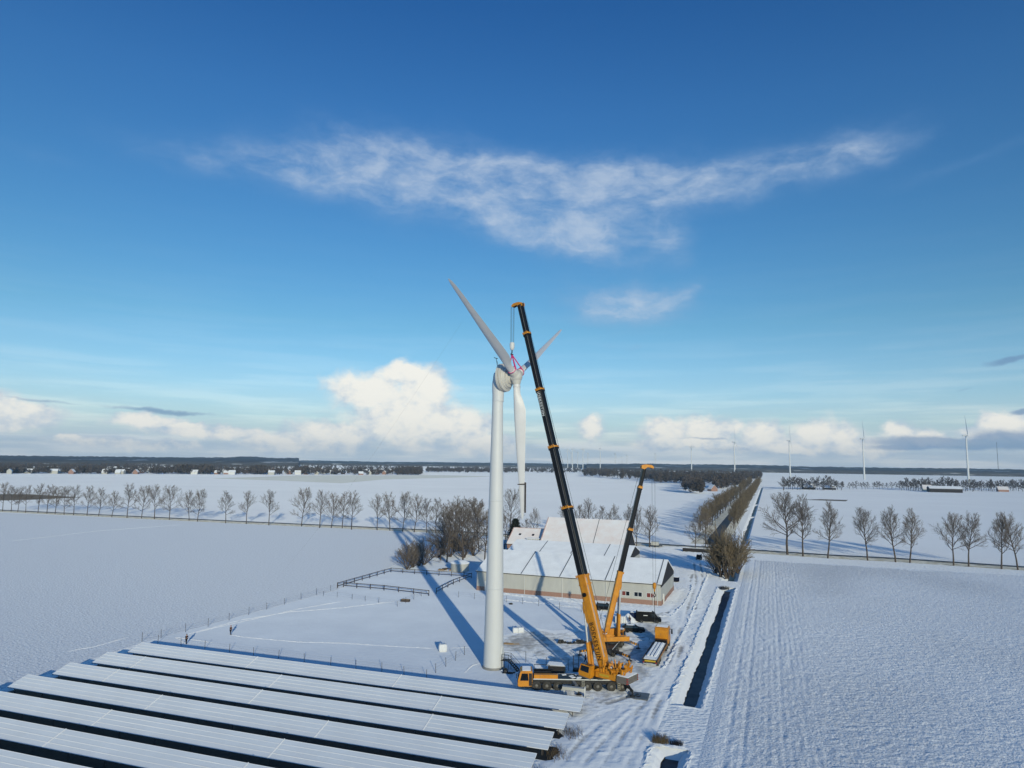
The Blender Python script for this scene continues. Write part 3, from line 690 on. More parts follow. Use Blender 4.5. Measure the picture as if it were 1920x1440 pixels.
    for s in (-1, 1):
        fr.prism([(-tail-.2, 2.1), (nose, 2.1), (nose+.1, 2.6), (.6, 2.75), (-.4, 3.35), (-1.3, 3.45), (-2.0, 3.1), (-tail-.2, 2.9)], s*.92-.14, s*.92+.14)
    fr.bx(-tail-.2, nose, -.80, .80, 2.06, 2.45); fr.bx(-tail, -.2, .98, 1.34, 2.15, 2.95); fr.bx(-tail, nose, -1.40, -1.06, 2.15, 2.95)
    upper = fr.build('superstructure', M_orange, T)
    tagw = MB(MU); tagw.bx(-2.6, -.9, 1.33, 1.352, 2.45, 2.75); tagw.build('name_plate', M_yellow, upper)
    # machinery
    WX = (-2.2, -3.2) if heavy else (-1.9,)
    for x in WX:
        wd = MB(MU).tube((x, -.72, 3.1), (x, .72, 3.1), .44, n=20).build('winch_drum', M_dark, upper, True)
        for s in (-1, 1): MB(MU).tube((x, s*.72, 3.1), (x, s*.84, 3.1), .58, n=20).build('drum_flange', M_orange, wd)
    wf = MB(MU)
    hi_ = 1.0 if heavy else .3
    for q in range(30 if heavy else 6):
        x = rr.uniform(-tail-.9*hi_, -1.2); y = rr.uniform(-1.35, 1.35); wf.box((x, y, rr.uniform(2.9, 3.2+1.1*hi_)), (rr.uniform(.2, .55), rr.uniform(.2, .5), rr.uniform(.25, .8)), Matrix.Rotation(rr.uniform(0, 1.5), 3, 'Z'))
    for q in range(20 if heavy else 4):
        p = Vector((rr.uniform(-tail-.8*hi_, -1.3), rr.uniform(-1.3, 1.3), 2.8)); wf.bar(p, p+Vector((rr.uniform(-1.0, .6), rr.uniform(-.5, .5), rr.uniform(.6, 1.4+.7*hi_))), .14, .18)
    for s in (-1, 1):
        wf.bar((-1.9, s*.95, 3.1), (-tail-1.2*hi_, s*.95, 3.9), .2, .26); wf.bar((-tail-.9*hi_, s*.98, 2.8), (-tail-1.3*hi_, s*.98, 4.3), .16, .22)
    wf.build('winch_frame', M_orange, upper)
    ra = MB(MU)
    for s in (-1, 1):
        for x in np.linspace(-tail, -1.2, 4): ra.tube((x, s*1.36, 2.9), (x, s*1.36, 3.9), .025, n=6)
        ra.tube((-tail, s*1.36, 3.9), (-1.2, s*1.36, 3.9), .025, n=6)
    ra.build('railing', M_orange, upper)
    for q in range(8 if heavy else 3):
        p = Vector((rr.uniform(-tail-.6, -1.2), rr.uniform(-.9, .9), 2.8)); MB(MU).path([p, p+Vector((.3, .1, rr.uniform(.6, 1.5))), p+Vector((rr.uniform(-.9, .9), rr.uniform(-.3, .3), rr.uniform(.3, 1.0)))], .08, 6).build('hose', M_black, upper)
    for q in range(8 if heavy else 3):
        x = rr.uniform(-tail-.5, -1.3); y = rr.uniform(-1.1, 1.1); z = rr.uniform(3.2, 3.9); MB(MU).box((x, y, z), (.6, .5, .14), Matrix.Rotation(rr.uniform(0, 1), 3, 'Z')).build('snow_patch', M_roofsnow, upper)
    c0, c1, cy_ = (-tail-1.9, -tail, 1.62) if heavy else (-tail-.7, -tail-.22, 1.15)
    nk = 2 if heavy else 1
    cw = MB(MU)
    for k in range(nk): cw.bx(c0, c1, -cy_+.02*k, cy_-.02*k, 2.12+.5*k, 2.60+.5*k)
    cwo = cw.build('counterweight', M_cw, T)
    MB(MU).bx(c0+.05, c1-.05, -cy_+.1, cy_-.1, 2.10+.5*nk, 2.18+.5*nk).build('counterweight_snow', M_roofsnow, cwo)
    for k in range(3 if heavy else 1):
        for s in (-1, 1): MB(MU).bx(c0-.03, c0+.2, s*(cy_-.08)-.11, s*(cy_-.08)+.11, 2.17+.33*k, 2.32+.33*k).build('warning_stripe', M_red, cwo)
    # operator cab, left of the boom foot
    oc = MB(MU @ Matrix.Translation((1.1, 1.78, 2.05)) @ Matrix.Rotation(radians(-6), 4, 'Y'))
    cp = [(-.9, 0), (1.15, 0), (1.3, .35), (1.02, 1.75), (-.9, 1.85)]
    oc.prism(cp, -.52, .52); oco = oc.build('operator_cab', M_orange, T)
    og = MB(oc.M); og.prism([(-.55, .75), (1.0, .75), (.86, 1.6), (-.55, 1.68)], .49, .54); og.add([(1.27, -.44, .55), (1.27, .44, .55), (1.07, .44, 1.62), (1.07, -.44, 1.62), (1.2, -.44, .5), (1.2, .44, .5), (1.0, .44, 1.6), (1.0, -.44, 1.6)], [(0, 1, 2, 3), (7, 6, 5, 4), (0, 4, 5, 1), (1, 5, 6, 2), (2, 6, 7, 3), (3, 7, 4, 0)])
    og.bx(-.6, .9, -.4, .4, 1.80, 1.86); og.build('cab_window', M_glass, oco)
    op = MB(oc.M); op.bx(-1.0, 1.3, -.6, .6, -.12, 0); op.build('cab_platform', M_steel, oco)
    # boom, in the frame of the upper works
    piv = Vector((-1.0, 0, pz)); b = Vector((cos(belev), 0, sin(belev))); n = Vector((0, 1, 0)); t = n.cross(b); t = -t if t.x > 0 else t   # t = top side (backwards when raised)
    def at(s_): return piv+b*s_
    bb = MB(MU); bb.rings([boom_ring(at(s_), b, n, t, w_, h_) for s_, w_, h_ in ((-.6, .75, .8), (.6, w0*.92, h0*.85), (2.2, w0, h0), (base_end, w0, h0))])
    base = bb.build('boom_base', M_orange, T)
    cb = MB(MU)
    for s_ in (base_end-.28, base_end-1.6): cb.rings([boom_ring(at(s_+k*.22), b, n, t, w0*1.14, h0*1.12) for k in (0, 1)])
    for k in range(7):
        for s in (-1, 1): cb.box(at(base_end-.1)+n*(s*w0*.5)+t*((k-3)*h0*.16), (.4, .16, .12), Matrix((b, n, t)).transposed())
    cb.build('boom_collar', M_orange, base)
    ck = MB(MU); ck.rings([boom_ring(at(9.0-s_)-t*(h0*.30), b, n, t, w0*.9, q) for s_, q in ((-1.6, h0*.5), (-.5, h0*.95), (.8, h0*.95), (1.8, h0*.5))]); ck.build('cylinder_bracket', M_orange, base)
    dr = MB(MU); dr.tube(at(11.6)+n*(w0*.5), at(11.6)+n*(w0*.5+.22), .34, n=20); dr.build('hose_reel', M_black, base)
    hl = MB(MU); hl.bar(at(2.0)+t*(h0*.52)+n*(w0*.38), at(base_end-.5)+t*(h0*.52)+n*(w0*.38), .07, .09); hl.build('cable_guide', M_alu, base)
    jn = [base_end]+marks+[blen]; ns = len(jn)-1
    for k in range(ns):
        q0, q1 = k/ns, (k+1)/ns; w_ = w0*.9+(w1-w0*.9)*k/max(1, ns-1); h_ = h0*.88+(h1-h0*.88)*k/max(1, ns-1)
        sm = MB(MU); sm.rings([boom_ring(at(s_), b, n, t, w_, h_) for s_ in (jn[k], jn[k+1])])
        so_ = sm.build('boom_section', M_black, T)
        ln = MB(MU); ln.bar(at(jn[k]+.1)+t*(h_*.30)+n*(w_*.5+.03), at(jn[k+1]-.2)+t*(h_*.30)+n*(w_*.5+.03), .05, .07); ln.build('boom_edge', M_steel, so_)
        if k < ns-1:
            cl = MB(MU); cl.rings([boom_ring(at(jn[k+1]-.15+i*.26), b, n, t, w_*1.22, h_*1.2) for i in (0, 1)])
            for i in range(4):
                for s in (-1, 1): cl.box(at(jn[k+1]+.18)+n*(s*w_*.5)+t*((i-1.5)*h_*.26), (.3, .14, .14), Matrix((b, n, t)).transposed())
            cl.build('boom_collar', M_orange, so_)
            for s in (-1, 1): pass
            kb = MB(MU); kb.rings([boom_ring(at(jn[k+1]-.42+i*.25), b, n, t, w_*1.3, h_*1.12) for i in (0, 1)]); kb.build('collar_band', M_black, so_)
        if k == text_t[1]:
            L = Matrix((-b, t, n)).transposed().to_4x4(); L.translation = at(text_t[2])-t*(h_*.05)+n*(w_*.5+.012)
            letters('BOEKESTIJN', h_*.62, MU @ L, M_white, 'lettering', so_)
    L = Matrix((-b, t, n)).transposed().to_4x4(); L.translation = at(text_t[0])+n*(w0*.5+.012)
    letters('BOEKESTIJN', h0*.56, MU @ L, M_black, 'lettering', base)
    # head
    hd = MB(MU); he = at(blen)
    hk_ = .80
    for s in (-1, 1): hd.prism([(x_*hk_, z_*hk_) for x_, z_ in [(-1.0, -.25), (-.2, -.5), (.6, .05), (1.5, -.15), (2.05, -.3), (2.15, .15), (1.6, .55), (.2, .70), (-.9, .45)]], s*.34-.06, s*.34+.06)
    hd.v = [tuple(MU @ (he+Vector((x_, y_, z_)))) for x_, y_, z_ in [tuple(MU.inverted() @ Vector(p)) for p in hd.v]]
    head = hd.build('boom_head', M_orange, T)
    sv = MB(MU)
    for q in ((1.40, 0, .05), (.6, 0, .28), (-.4, 0, .1)): sv.tube(he+Vector(q)+Vector((0, -.28, 0)), he+Vector(q)+Vector((0, .28, 0)), .30, n=18)
    sv.build('sheave', M_dark, head)
    # luffing rams
    for s in (-1, 1):
        a_ = Vector((1.35, s*.42, 2.45)); e_ = at(8.8)-t*(h0*.55)+n*(s*.42); mid = a_.lerp(e_, .50)
        ram = MB(MU).tube(a_, mid, .27, n=18).build('luffing_ram', M_orange, T, True)
        MB(MU).tube(mid, e_, .17, n=14).build('piston_rod', M_alu, ram, True)
    # ropes
    rp = MB(MU); rp.tube((-2.7, .1, 3.6), he+Vector((-.7, 0, .5)), .03, n=5)
    tip = he+Vector((1.72, 0, 0))
    blk = None
    if hook_drop:
        hw = hook_drop; bt = tip+Vector((0, 0, -hw))
        for dx_, dy_ in ((-.30, -.12), (.30, -.12), (-.30, .12), (.30, .12)): rp.tube(tip+Vector((dx_, dy_, 0)), bt+Vector((dx_*.9, dy_, .2)), .028 if heavy else .012, n=5)
        hk = MB(MU)
        if block_mat is M_white:
            hk.lathe(bt, (0, 0, 1), [(-1.15, .20), (-1.0, .34), (-.6, .44), (.1, .44), (.25, .36), (.3, .1)], 20)
        else:
            hk.lathe(bt, (0, 0, 1), [(-1.2, .10), (-1.0, .16), (-.8, .16), (-.7, .26), (-.2, .36), (.3, .33), (.45, .15)], 18)
        ho = hk.build('hook_block', block_mat or M_orange, T, True)
        kk = MB(MU); kk.tube(bt+Vector((0, 0, -1.1)), bt+Vector((0, 0, -1.7)), .10, n=10)
        kk.path([bt+Vector((.26*sin(q), 0, -1.9+.26*cos(q))) for q in np.linspace(0, 4.6, 10)], .08, 6); kk.build('hook', M_dark, ho)
        blk = (Matrix.Translation(loc) @ Matrix.Rotation(yaw, 4, 'Z') @ MU) @ (bt+Vector((0, 0, -2.0)))
    rp.build('hoist_rope', M_rope, T)
    return T, blk
S1 = Vector((14.3, 111.75, 0))
tipw = Vector((1.26, 122.3, 63.6))
def solve_boom(S, tip, pz=2.95):
    d = tip-S; d.z = 0; h = d.normalized(); piv = S-h+Vector((0, 0, pz)); q = tip-piv; hz = hypot(q.x, q.y)
    return atan2(h.y, h.x), q.length, atan2(q.z, hz), piv, q.normalized()
def mark_at(piv, b, py):
    lo, hi = 0, 90
    for _ in range(50):
        m_ = (lo+hi)/2
        if P(piv+b*m_)[1] > py: lo = m_
        else: hi = m_
    return lo
uy, bl, be_, pv, bd = solve_boom(S1, tipw)
mk = [mark_at(pv, bd, y) for y in (952, 838.5, 731, 626)]
be1 = mark_at(pv, bd, 1078)
ax1 = [-(4.45-9.9), -(6.05-9.9), -(7.75-9.9), -(10.75-9.9), -(12.3-9.9), -(13.95-9.9), -(16.05-9.9), -(17.75-9.9)]
CR1, HOOK1 = crane('large orange mobile crane with the longest black boom, lifting the turbine rotor', (9.9, 111.75, 0), pi, ax1, 9.9-1.55, -(18.7-9.9), -(14.3-9.9), uy, bl, be_, mk, base_end=be1, text_t=(mark_at(pv, bd, 1201), 2, mark_at(pv, bd, 756)), w0=1.3, h0=1.75, w1=.85, h1=1.05, hook_drop=(63.6-56.6), block_mat=M_white)
S2 = Vector((19.3, 133.2, 0)); tip2 = D(1209, 876, 134.2)
uy2, bl2, be2_, pv2, bd2 = solve_boom(S2, tip2)
hk2 = D(1219.5, 1097, 134.3)
ax2 = [5.6, 4.0, .6, -1.1, -2.8]
CR2, HOOK2 = crane('smaller orange mobile crane with shorter black boom, parked behind the large crane', (S2.x-E1.x*.6, S2.y-E1.y*.6, 0), DA, ax2, 8.0, -4.6, .6, uy2, bl2, be2_, [mark_at(pv2, bd2, 993), mark_at(pv2, bd2, 914)], base_end=mark_at(pv2, bd2, 1072), text_t=(6.6, 1, mark_at(pv2, bd2, 1011)), tail=2.0, nose=3.2, heavy=False, w0=.88, h0=1.08, w1=.62, h1=.72, hook_drop=tip2.z-hk2.z-.0)
# rope and chain under the second hook
ch = MB(); ch.tube(HOOK2+Vector((0, 0, -.1)), HOOK2+Vector((0, 0, -4.6)), .05, n=5); ch.bx(HOOK2.x-.09, HOOK2.x+.09, HOOK2.y-.09, HOOK2.y+.09, HOOK2.z-4.9, HOOK2.z-4.6)
tag(ch.build('lifting_chain', M_dark), 'thin dark chain dangling from the yellow hook block of the smaller crane', 'chain')
# slings round the blade roots
sl_ = thing('lifting_sling', 'pink textile slings running from the white hook block to the rotor hub', 'sling', HOOK1)
for ang in (-pi/3, pi/3):
    drn = RV*cos(ang)+RU*sin(ang); c = HUB+drn*1.9-HOOK1
    for e in (-1, 1):
        MB().path([(0, 0, 0), c+RA*(.66*e)+Vector((0, 0, .1))], .10, 6).build('sling_leg', M_pink, sl_)
    sd = RA.cross(drn)
    MB().path([c+(RA*cos(q)+sd*sin(q))*.70 for q in np.linspace(0, 2*pi, 20)], .075, 6).build('sling_loop', M_pink, sl_)
MB().tube((0, 0, .15), (0, 0, -.55), .16, n=10).build('shackle', M_dark, sl_)
# tag line from the blade tip clamp down to the men on the snow
mh = G(432, 1190)+Vector((.2, 0, 1.1)); ttop = D(868, 601, 112)
tl = MB(); L = []
for i in range(33):
    q = i/32; p = ttop.lerp(mh, q); p.z -= 5.0*sin(pi*q)*.6; L.append(p)
tl.path(L, .006, 4)
tag(tl.build('tag_line', M_rope), 'thin tag line sloping from the sky beside the left blade to the men below', 'rope')

# ------------------------------------------------------------------ vehicles
def road_car(name, label, cat, loc, rz, prof, glass, w, wheels, r, m, group=None, extras=None, plate=None):
    T = thing(name, label, cat, loc, rz, group)
    zt = max(z for _, z in prof); zb = zt*.55
    ins = lambda z: 0 if z < zb else (z-zb)/(zt-zb)*.17
    MB().prism(prof, -w/2, w/2, ins).build('body', m, T)
    for poly in glass:
        g = MB()
        for s in (-1, 1):
            n = len(poly)
            vs = [(x, s*(w/2-ins(z)+.012), z) for x, z in poly]+[(x, s*(w/2-ins(z)-.03), z) for x, z in poly]
            g.add(vs, [tuple(range(n)), tuple(reversed(range(n, 2*n)))]+[(i, (i+1) % n, n+(i+1) % n, n+i) for i in range(n)])
        g.build('side_window', M_glass, T)
    for x in wheels:
        for s in (-1, 1): wheel(T, x, s*(w/2-.12), r, .26, s)
    xf = max(x for x, _ in prof); xr = min(x for x, _ in prof)
    for s in (-1, 1):
        MB().bx(xf-.12, xf+.015, s*w*.36-.16, s*w*.36+.16, .62, .80).build('headlight', M_white, T)
        MB().bx(xr-.015, xr+.1, s*w*.40-.09, s*w*.40+.09, .75, 1.0).build('tail_light', M_red, T)
    return T
van_p = [(-2.75, .38), (2.55, .38), (2.72, .62), (2.70, .98), (2.05, 1.28), (1.35, 2.15), (.9, 2.40), (-2.6, 2.46), (-2.75, 2.3)]
estate_p = [(-2.3, .32), (2.2, .32), (2.34, .55), (2.25, .82), (1.1, 1.0), (.35, 1.44), (-1.7, 1.50), (-2.15, 1.1), (-2.33, .85)]
suv_p = [(-2.2, .38), (2.15, .38), (2.28, .7), (2.2, 1.0), (1.1, 1.12), (.45, 1.74), (-1.95, 1.78), (-2.2, 1.2)]
def at2(px, py, along=0, across=0):
    p = G(px, py); return p+E1*along+E2*across
vp = (G(1198, 1170)+G(1238, 1168))/2+Vector((0, 1.0, 0))
van = road_car('delivery_van', 'black panel van parked below the barn windows, behind the blue crates', 'van', vp, radians(-8), van_p, [[(.45, 1.35), (1.7, 1.35), (1.2, 2.05), (.45, 2.1)]], 2.0, (1.75, -1.65), .36, M_carblack)
MB().add([(1.36, -.8, 2.16), (1.36, .8, 2.16), (2.04, .88, 1.32), (2.04, -.88, 1.32), (1.38, -.8, 2.19), (1.38, .8, 2.19), (2.07, .88, 1.34), (2.07, -.88, 1.34)], [(3, 2, 1, 0), (4, 5, 6, 7), (0, 1, 5, 4), (1, 2, 6, 5), (2, 3, 7, 6), (3, 0, 4, 7)]).build('windscreen', M_glass, van)
MB().bx(-1.2, -.3, -1.03, -.985, 1.60, 1.75).build('side_sign', M_white, van)
MB().bx(-2.5, .7, -.72, .72, 2.44, 2.50).build('roof_snow', M_roofsnow, van)
cp_ = (G(1172, 1188)+G(1207, 1186))/2+Vector((0, .8, 0))
car1 = road_car('estate_car', 'black estate car between the black van and the smaller crane', 'car', cp_, radians(-6), estate_p, [[(-1.9, 1.02), (-.1, 1.02), (-.1, 1.38), (-1.6, 1.42)], [(.0, 1.02), (.95, 1.02), (.35, 1.36), (.0, 1.38)]], 1.84, (1.4, -1.35), .33, M_carblack)
MB().bx(-1.5, .2, -.55, .55, 1.45, 1.50).build('roof_snow', M_roofsnow, car1)
cp_ = G(1131, 1146)+Vector((.6, .8, 0))
car2 = road_car('parked_car', 'black car half hidden behind the orange boom foot, beside the barn wall', 'car', cp_, radians(-12), suv_p, [[(-1.8, 1.15), (-.1, 1.15), (-.1, 1.62), (-1.7, 1.66)], [(.0, 1.15), (1.0, 1.15), (.45, 1.62), (.0, 1.64)]], 1.85, (1.4, -1.35), .36, M_carblack)
MB().bx(-1.7, .2, -.5, .5, 1.73, 1.78).build('roof_snow', M_roofsnow, car2)
cp_ = G(1313, 1050)+Vector((0, 1.5, 0))
car3 = road_car('parked_car', 'dark off-road car facing the farm lane near the road junction', 'car', cp_, DA+pi, suv_p, [[(-1.8, 1.15), (-.1, 1.15), (-.1, 1.62), (-1.7, 1.66)], [(.0, 1.15), (1.0, 1.15), (.45, 1.62), (.0, 1.64)]], 2.0, (1.4, -1.35), .4, M_carblack)
MB().bx(-1.8, .3, -.7, .7, 1.76, 1.9).build('roof_snow', M_roofsnow, car3)
# trailer behind the junction, bin beside the barn
tr = thing('trailer', 'small dark trailer loaded with pale boxes by the road', 'trailer', G(1230, 1026), DA-pi/2)
MB().bx(-2.6, 2.6, -1, 1, .6, .85).build('flatbed', M_dark, tr); MB().bx(-1.9, 1.2, -.9, .9, .85, 2.3).build('load', M_sheet, tr)
for s in (-1, 1): wheel(tr, -.4, s*.9, .38, .25, s)
bn = thing('rubbish_container', 'dark blue container standing behind the barn gable', 'container', G(1268, 1091), DA)
MB().prism([(-.9, .2), (.9, .2), (1.1, 1.5), (-1.1, 1.5)], -.8, .8).build('body', M_navy, bn); MB().bx(-1.15, 1.15, -.85, .85, 1.5, 1.62).build('lid', M_roofsnow, bn)

# flatbed lorry with the orange cab
RC = Vector((25.8, 122.8, 0))-E2*1.28
lorry = thing('flatbed_lorry', 'orange cab lorry with a snowy flatbed, parked along the lane', 'lorry', RC, DA)
MB().bx(.2, 16.2, -.5, .5, .75, 1.05).build('chassis', M_dark, lorry)
bed = MB().bx(0, 12.6, -1.27, 1.27, 1.05, 1.30).build('flatbed', M_dark, lorry)
sn = MB(); rr = random.Random(9)
for k in range(5): sn.bx(.3+2.4*k, 2.55+2.4*k, -1.12+.03*k, 1.12-.05*k, 1.30, 1.38+.02*(k % 2))
for k in range(3): sn.bar((2.0, -.6+.6*k, 1.5), (11.5, -.6+.6*k, 1.5), .34, .22)
sn.build('bed_snow', M_roofsnow, bed)
sd = MB()
for s in (-1, 1):
    for k in range(13): sd.bx(.1+1.03*k, .2+1.03*k, s*1.30-.03, s*1.30+.03, .75, 1.55)
    sd.bx(0, 12.6, s*1.30-.02, s*1.30+.02, 1.22, 1.42)
sd.build('side_rave', M_wood, bed)
sr = MB()
for k in range(12): sr.bx(.35+1.03*k, .95+1.03*k, -1.345, -1.325, .95, 1.2)
sr.build('side_marking', M_orange, bed)
MB().bx(-.08, 0, -1.0, .9, .98, 1.24).build('rear_plate', M_yellow, bed)
MB().bx(-.10, 0, -1.1, 1.1, .55, .72).build('rear_bumper', M_alu, bed)
for s in (-1, 1): MB().bx(-.07, 0, s*1.08-.12, s*1.08+.12, .78, .94).build('tail_light', M_red, bed)
for x in (1.6, 2.95, 4.3, 11.9, 13.3, 15.9):
    for s in (-1, 1): wheel(lorry, x, s*1.1, .52, .4, s)
MB().bx(12.75, 13.7, -1.15, 1.15, 1.05, 1.75).build('coupling', M_black, lorry)
lc = MB().prism([(14.2, .8), (16.9, .7), (17.05, 1.0), (16.98, 2.0), (16.65, 3.3), (16.3, 3.75), (14.5, 3.75), (14.2, 3.6)], -1.27, 1.27, lambda z: .06 if z > 3.6 else 0).build('cab', M_orange, lorry)
MB().add([(17.0, -1.15, 2.0), (17.0, 1.15, 2.0), (16.68, 1.15, 3.2), (16.68, -1.15, 3.2), (17.05, -1.15, 2.0), (17.05, 1.15, 2.0), (16.73, 1.15, 3.2), (16.73, -1.15, 3.2)], [(3, 2, 1, 0), (4, 5, 6, 7), (0, 1, 5, 4), (1, 2, 6, 5), (2, 3, 7, 6), (3, 0, 4, 7)]).build('windscreen', M_glass, lc)
for s in (-1, 1):
    MB().prism([(15.3, 2.1), (16.6, 2.1), (16.4, 3.1), (15.3, 3.1)], s*1.27-.02, s*1.27+.02).build('side_window', M_glass, lc)
    m_ = MB(); m_.bar((16.6, s*1.3, 3.0), (16.8, s*1.6, 3.0), .06, .06); m_.bx(16.72, 16.84, s*1.6-.14, s*1.6+.14, 2.1, 3.0); m_.build('mirror', M_black, lc)
MB().bx(14.45, 16.2, -1.05, 1.05, 3.75, 3.80).build('roof_snow', M_roofsnow, lc)
MB().bx(14.17, 14.2, -.9, -.6, 1.0, 3.4).build('exhaust_pipe', M_orange, lc)

# ------------------------------------------------------------------ things lying about the work place
def mats_pad(px, py, label, s=2.9):
    p = G(px, py); o = thing('outrigger_mat', label, 'ground mat', p, DA+.05)
    MB().bx(-s/2, s/2, -s/2, s/2, .02, .16).build('plate', M_steel, o)
    mb = MB(); mb.path([(.55*cos(q), .38*sin(q), .2) for q in np.linspace(0, 5.6, 14)], .05, 5); mb.build('grip_rope', M_black, o)
    return o
mats_pad(1197, 1306, 'grey square outrigger mat on the trodden snow, lower right of the large crane', 3.1)
def frame_on_snow(px, py, label, w, h, rz):
    o = MB(); 
    for a, b in (((-w, -h), (w, -h)), ((w, -h), (w, h)), ((w, h), (-w, h)), ((-w, h), (-w, -h))): o.bar((*a, .05), (*b, .05), .1, .08)
    o = o.build('mat_frame', M_dark); o.location = G(px, py); o.rotation_euler = (0, 0, rz); tag(o, label, 'frame')
frame_on_snow(1206, 1199, 'thin dark square frame lying on shaded snow beside the lorry cab', 1.2, 1.2, DA)
frame_on_snow(1193, 1220, 'dark rectangular frame lying on snow beside the lorry flatbed', 1.6, .7, .5)
# generator hut with a snowy roof
sh = thing('site_hut', 'small dark site hut with a slanted snowy roof behind the large crane', 'hut', G(1044, 1262), radians(-14))
MB().bx(-1.35, 1.35, -.8, .8, 0, 1.35).build('wall', M_slate, sh)
MB().prism([(-1.6, 1.33), (1.6, 1.43), (1.6, 1.5), (-1.6, 1.4)], -1.05, 1.05).build('roof', M_alu, sh)
MB().bx(-1.5, 1.5, -1.0, 1.0, 1.46, 1.53).build('roof_snow', M_roofsnow, sh)
MB().bx(1.35, 1.39, -.6, .2, .1, 1.3).build('door', M_newwood, sh)
cg = thing('access_cage', 'open steel man cage standing on the snow left of the crane cab', 'cage', G(1080, 1259), radians(-10))
cm = MB()
for a in (-.45, .45):
    for b in (-.45, .45): cm.tube((a, b, .1), (a, b, 2.5), .035, n=6)
for z in (.6, 1.2, 2.5):
    for a in (-.45, .45): cm.tube((a, -.45, z), (a, .45, z), .03, n=6); cm.tube((-.45, a, z), (.45, a, z), .03, n=6)
cm.build('frame', M_wood, cg); MB().bx(-.5, .5, -.5, .5, 0, .5).build('base', M_dark, cg)
def junk(px, py, label, seed, n, r):
    rr = random.Random(seed); o = thing('rigging_gear', label, 'rigging gear', G(px, py), rr.uniform(-.3, .1))
    for k in range(n):
        a = Vector((rr.uniform(-r, r), rr.uniform(-.6, .6), .15)); q = rr.uniform(-.4, .4); b = a+Vector((cos(q), sin(q), 0))*rr.uniform(.8, 1.7)
        m = MB().bar(a, b+Vector((0, 0, rr.uniform(0, .3))), .16, .2)
        m.build('bar', M_dark, o)
    for k in range(n//3):
        x = rr.uniform(-r*.6, r*.6); MB().tube((x, -.25, .4), (x, .25, .4), .38, n=14).build('roller', M_dark, o)
    MB().bx(-.8, .3, -.25, .25, .35, .42).build('snow_patch', M_roofsnow, o)
junk(1054, 1207, 'low dark rigging gear on the snow, left of the heap nearest the crane', 2, 6, 1.0)
junk(1086, 1207, 'heap of dark rigging rollers and bars left of the crane boom foot', 5, 10, 1.2)
junk(948, 1262, 'dark metal parts on the snow at the right foot of the turbine tower stairs', 8, 5, .5)
def bag(px, py, label, s, group=None):
    o = thing('big_bag', label, 'bag', G(px, py), .2, group)
    rings = []
    for z, k in ((.0, .88), (.12*s, 1.0), (.5*s, 1.06), (.88*s, 1.0), (s, .86)):
        rings.append([(k*s*.55*max(-1, min(1, 1.35*cos(q))), k*s*.5*max(-1, min(1, 1.35*sin(q))), z) for q in [2*pi*i/20 for i in range(20)]])
    MB().rings(rings).build('body', M_bag, o, True)
    for sx in (-1, 1):
        MB().path([(sx*s*.4, -s*.3, s*.9), (sx*s*.35, 0, s*1.15), (sx*s*.4, s*.3, s*.9)], .04, 5).build('loop', M_bag, o)
bag(830, 1221, 'single white big bag standing alone on the snow left of the tower', 1.35)
bag(966, 1186, 'left one of the white bags close together right of the tower', 1.0)
bag(976, 1186, 'right one of the white bags close together right of the tower', 1.1)
pl = thing('timber_stack', 'orange brown timber boards lying on the snow right of the tower', 'timber', G(955, 1208), radians(-8))
rr = random.Random(4)
for k in range(9):
    y = rr.uniform(-.6, .6); x = rr.uniform(-1.2, .8); MB().bx(x-1.5, x+1.5, y-.08, y+.08, .03+.05*(k % 3), .08+.05*(k % 3)).build('board', M_newwood, pl)
dg = MB().lathe((0, 0, 0), (0, 0, 1), [(0, .5), (.12, .5), (.3, .3), (.36, .05)], 14).build('tyre_pile', M_tyre); dg.location = G(958, 1133); tag(dg, 'small dark object on the snow below the barn, right of the tower', 'debris')
crt = thing('water_tank', 'white plastic tank crate behind the smaller crane, beside the snow heap', 'tank', G(1163, 1168), -.1)
MB().bx(-1.1, 1.1, -.5, .5, .12, 1.5).build('tank', M_bag, crt); MB().bx(-1.15, 1.15, -.55, .55, 0, .12).build('pallet', M_wood, crt)
cm = MB()
for k in range(6): cm.bx(-1.13+.44*k, -1.09+.44*k, -.53, -.51, .12, 1.5)
cm.build('cage', M_steel, crt)
heap = MB(); rr = random.Random(6); n = 16
rg = []
for t in (0, .25, .5, .75, 1):
    rg.append([((1-t)**.8*2.0*cos(2*pi*i/n)*rr.uniform(.85, 1.1), (1-t)**.8*1.6*sin(2*pi*i/n)*rr.uniform(.85, 1.1), 1.9*t) for i in range(n)])
hp = heap.rings(rg).build('snow_heap', M_snow, smooth=True); hp.location = G(1178, 1166); tag(hp, 'pointed heap of snow between the white tank and the van', 'snow heap')
bc = thing('material_crate', 'dark blue covered crate load directly behind the black van', 'crate', G(1190, 1164), -.1)
MB().bx(-1.0, 1.0, -.7, .7, 0, 1.9).build('crate', M_tarp, bc); MB().bx(-.95, .95, -.65, .65, 1.9, 1.98).build('snow_cover', M_roofsnow, bc)
inv = thing('inverter_cabinet', 'long pale cabinet on a frame at the right end of the farthest panel row', 'cabinet', G(1078, 1306), radians(-17))
MB().bx(-1.9, 1.5, -.35, .35, .9, 1.35).build('housing', M_sheet, inv)
fm = MB(); fm.bx(1.5, 1.62, -.3, .3, 0, 1.55); fm.bx(-1.7, -1.6, -.2, .2, 0, .9); fm.bx(1.5, 2.9, -.05, .05, .06, .14); fm.bar((1.6, -.3, .05), (2.4, -.9, .7), .1, .1); fm.build('stand', M_white, inv)

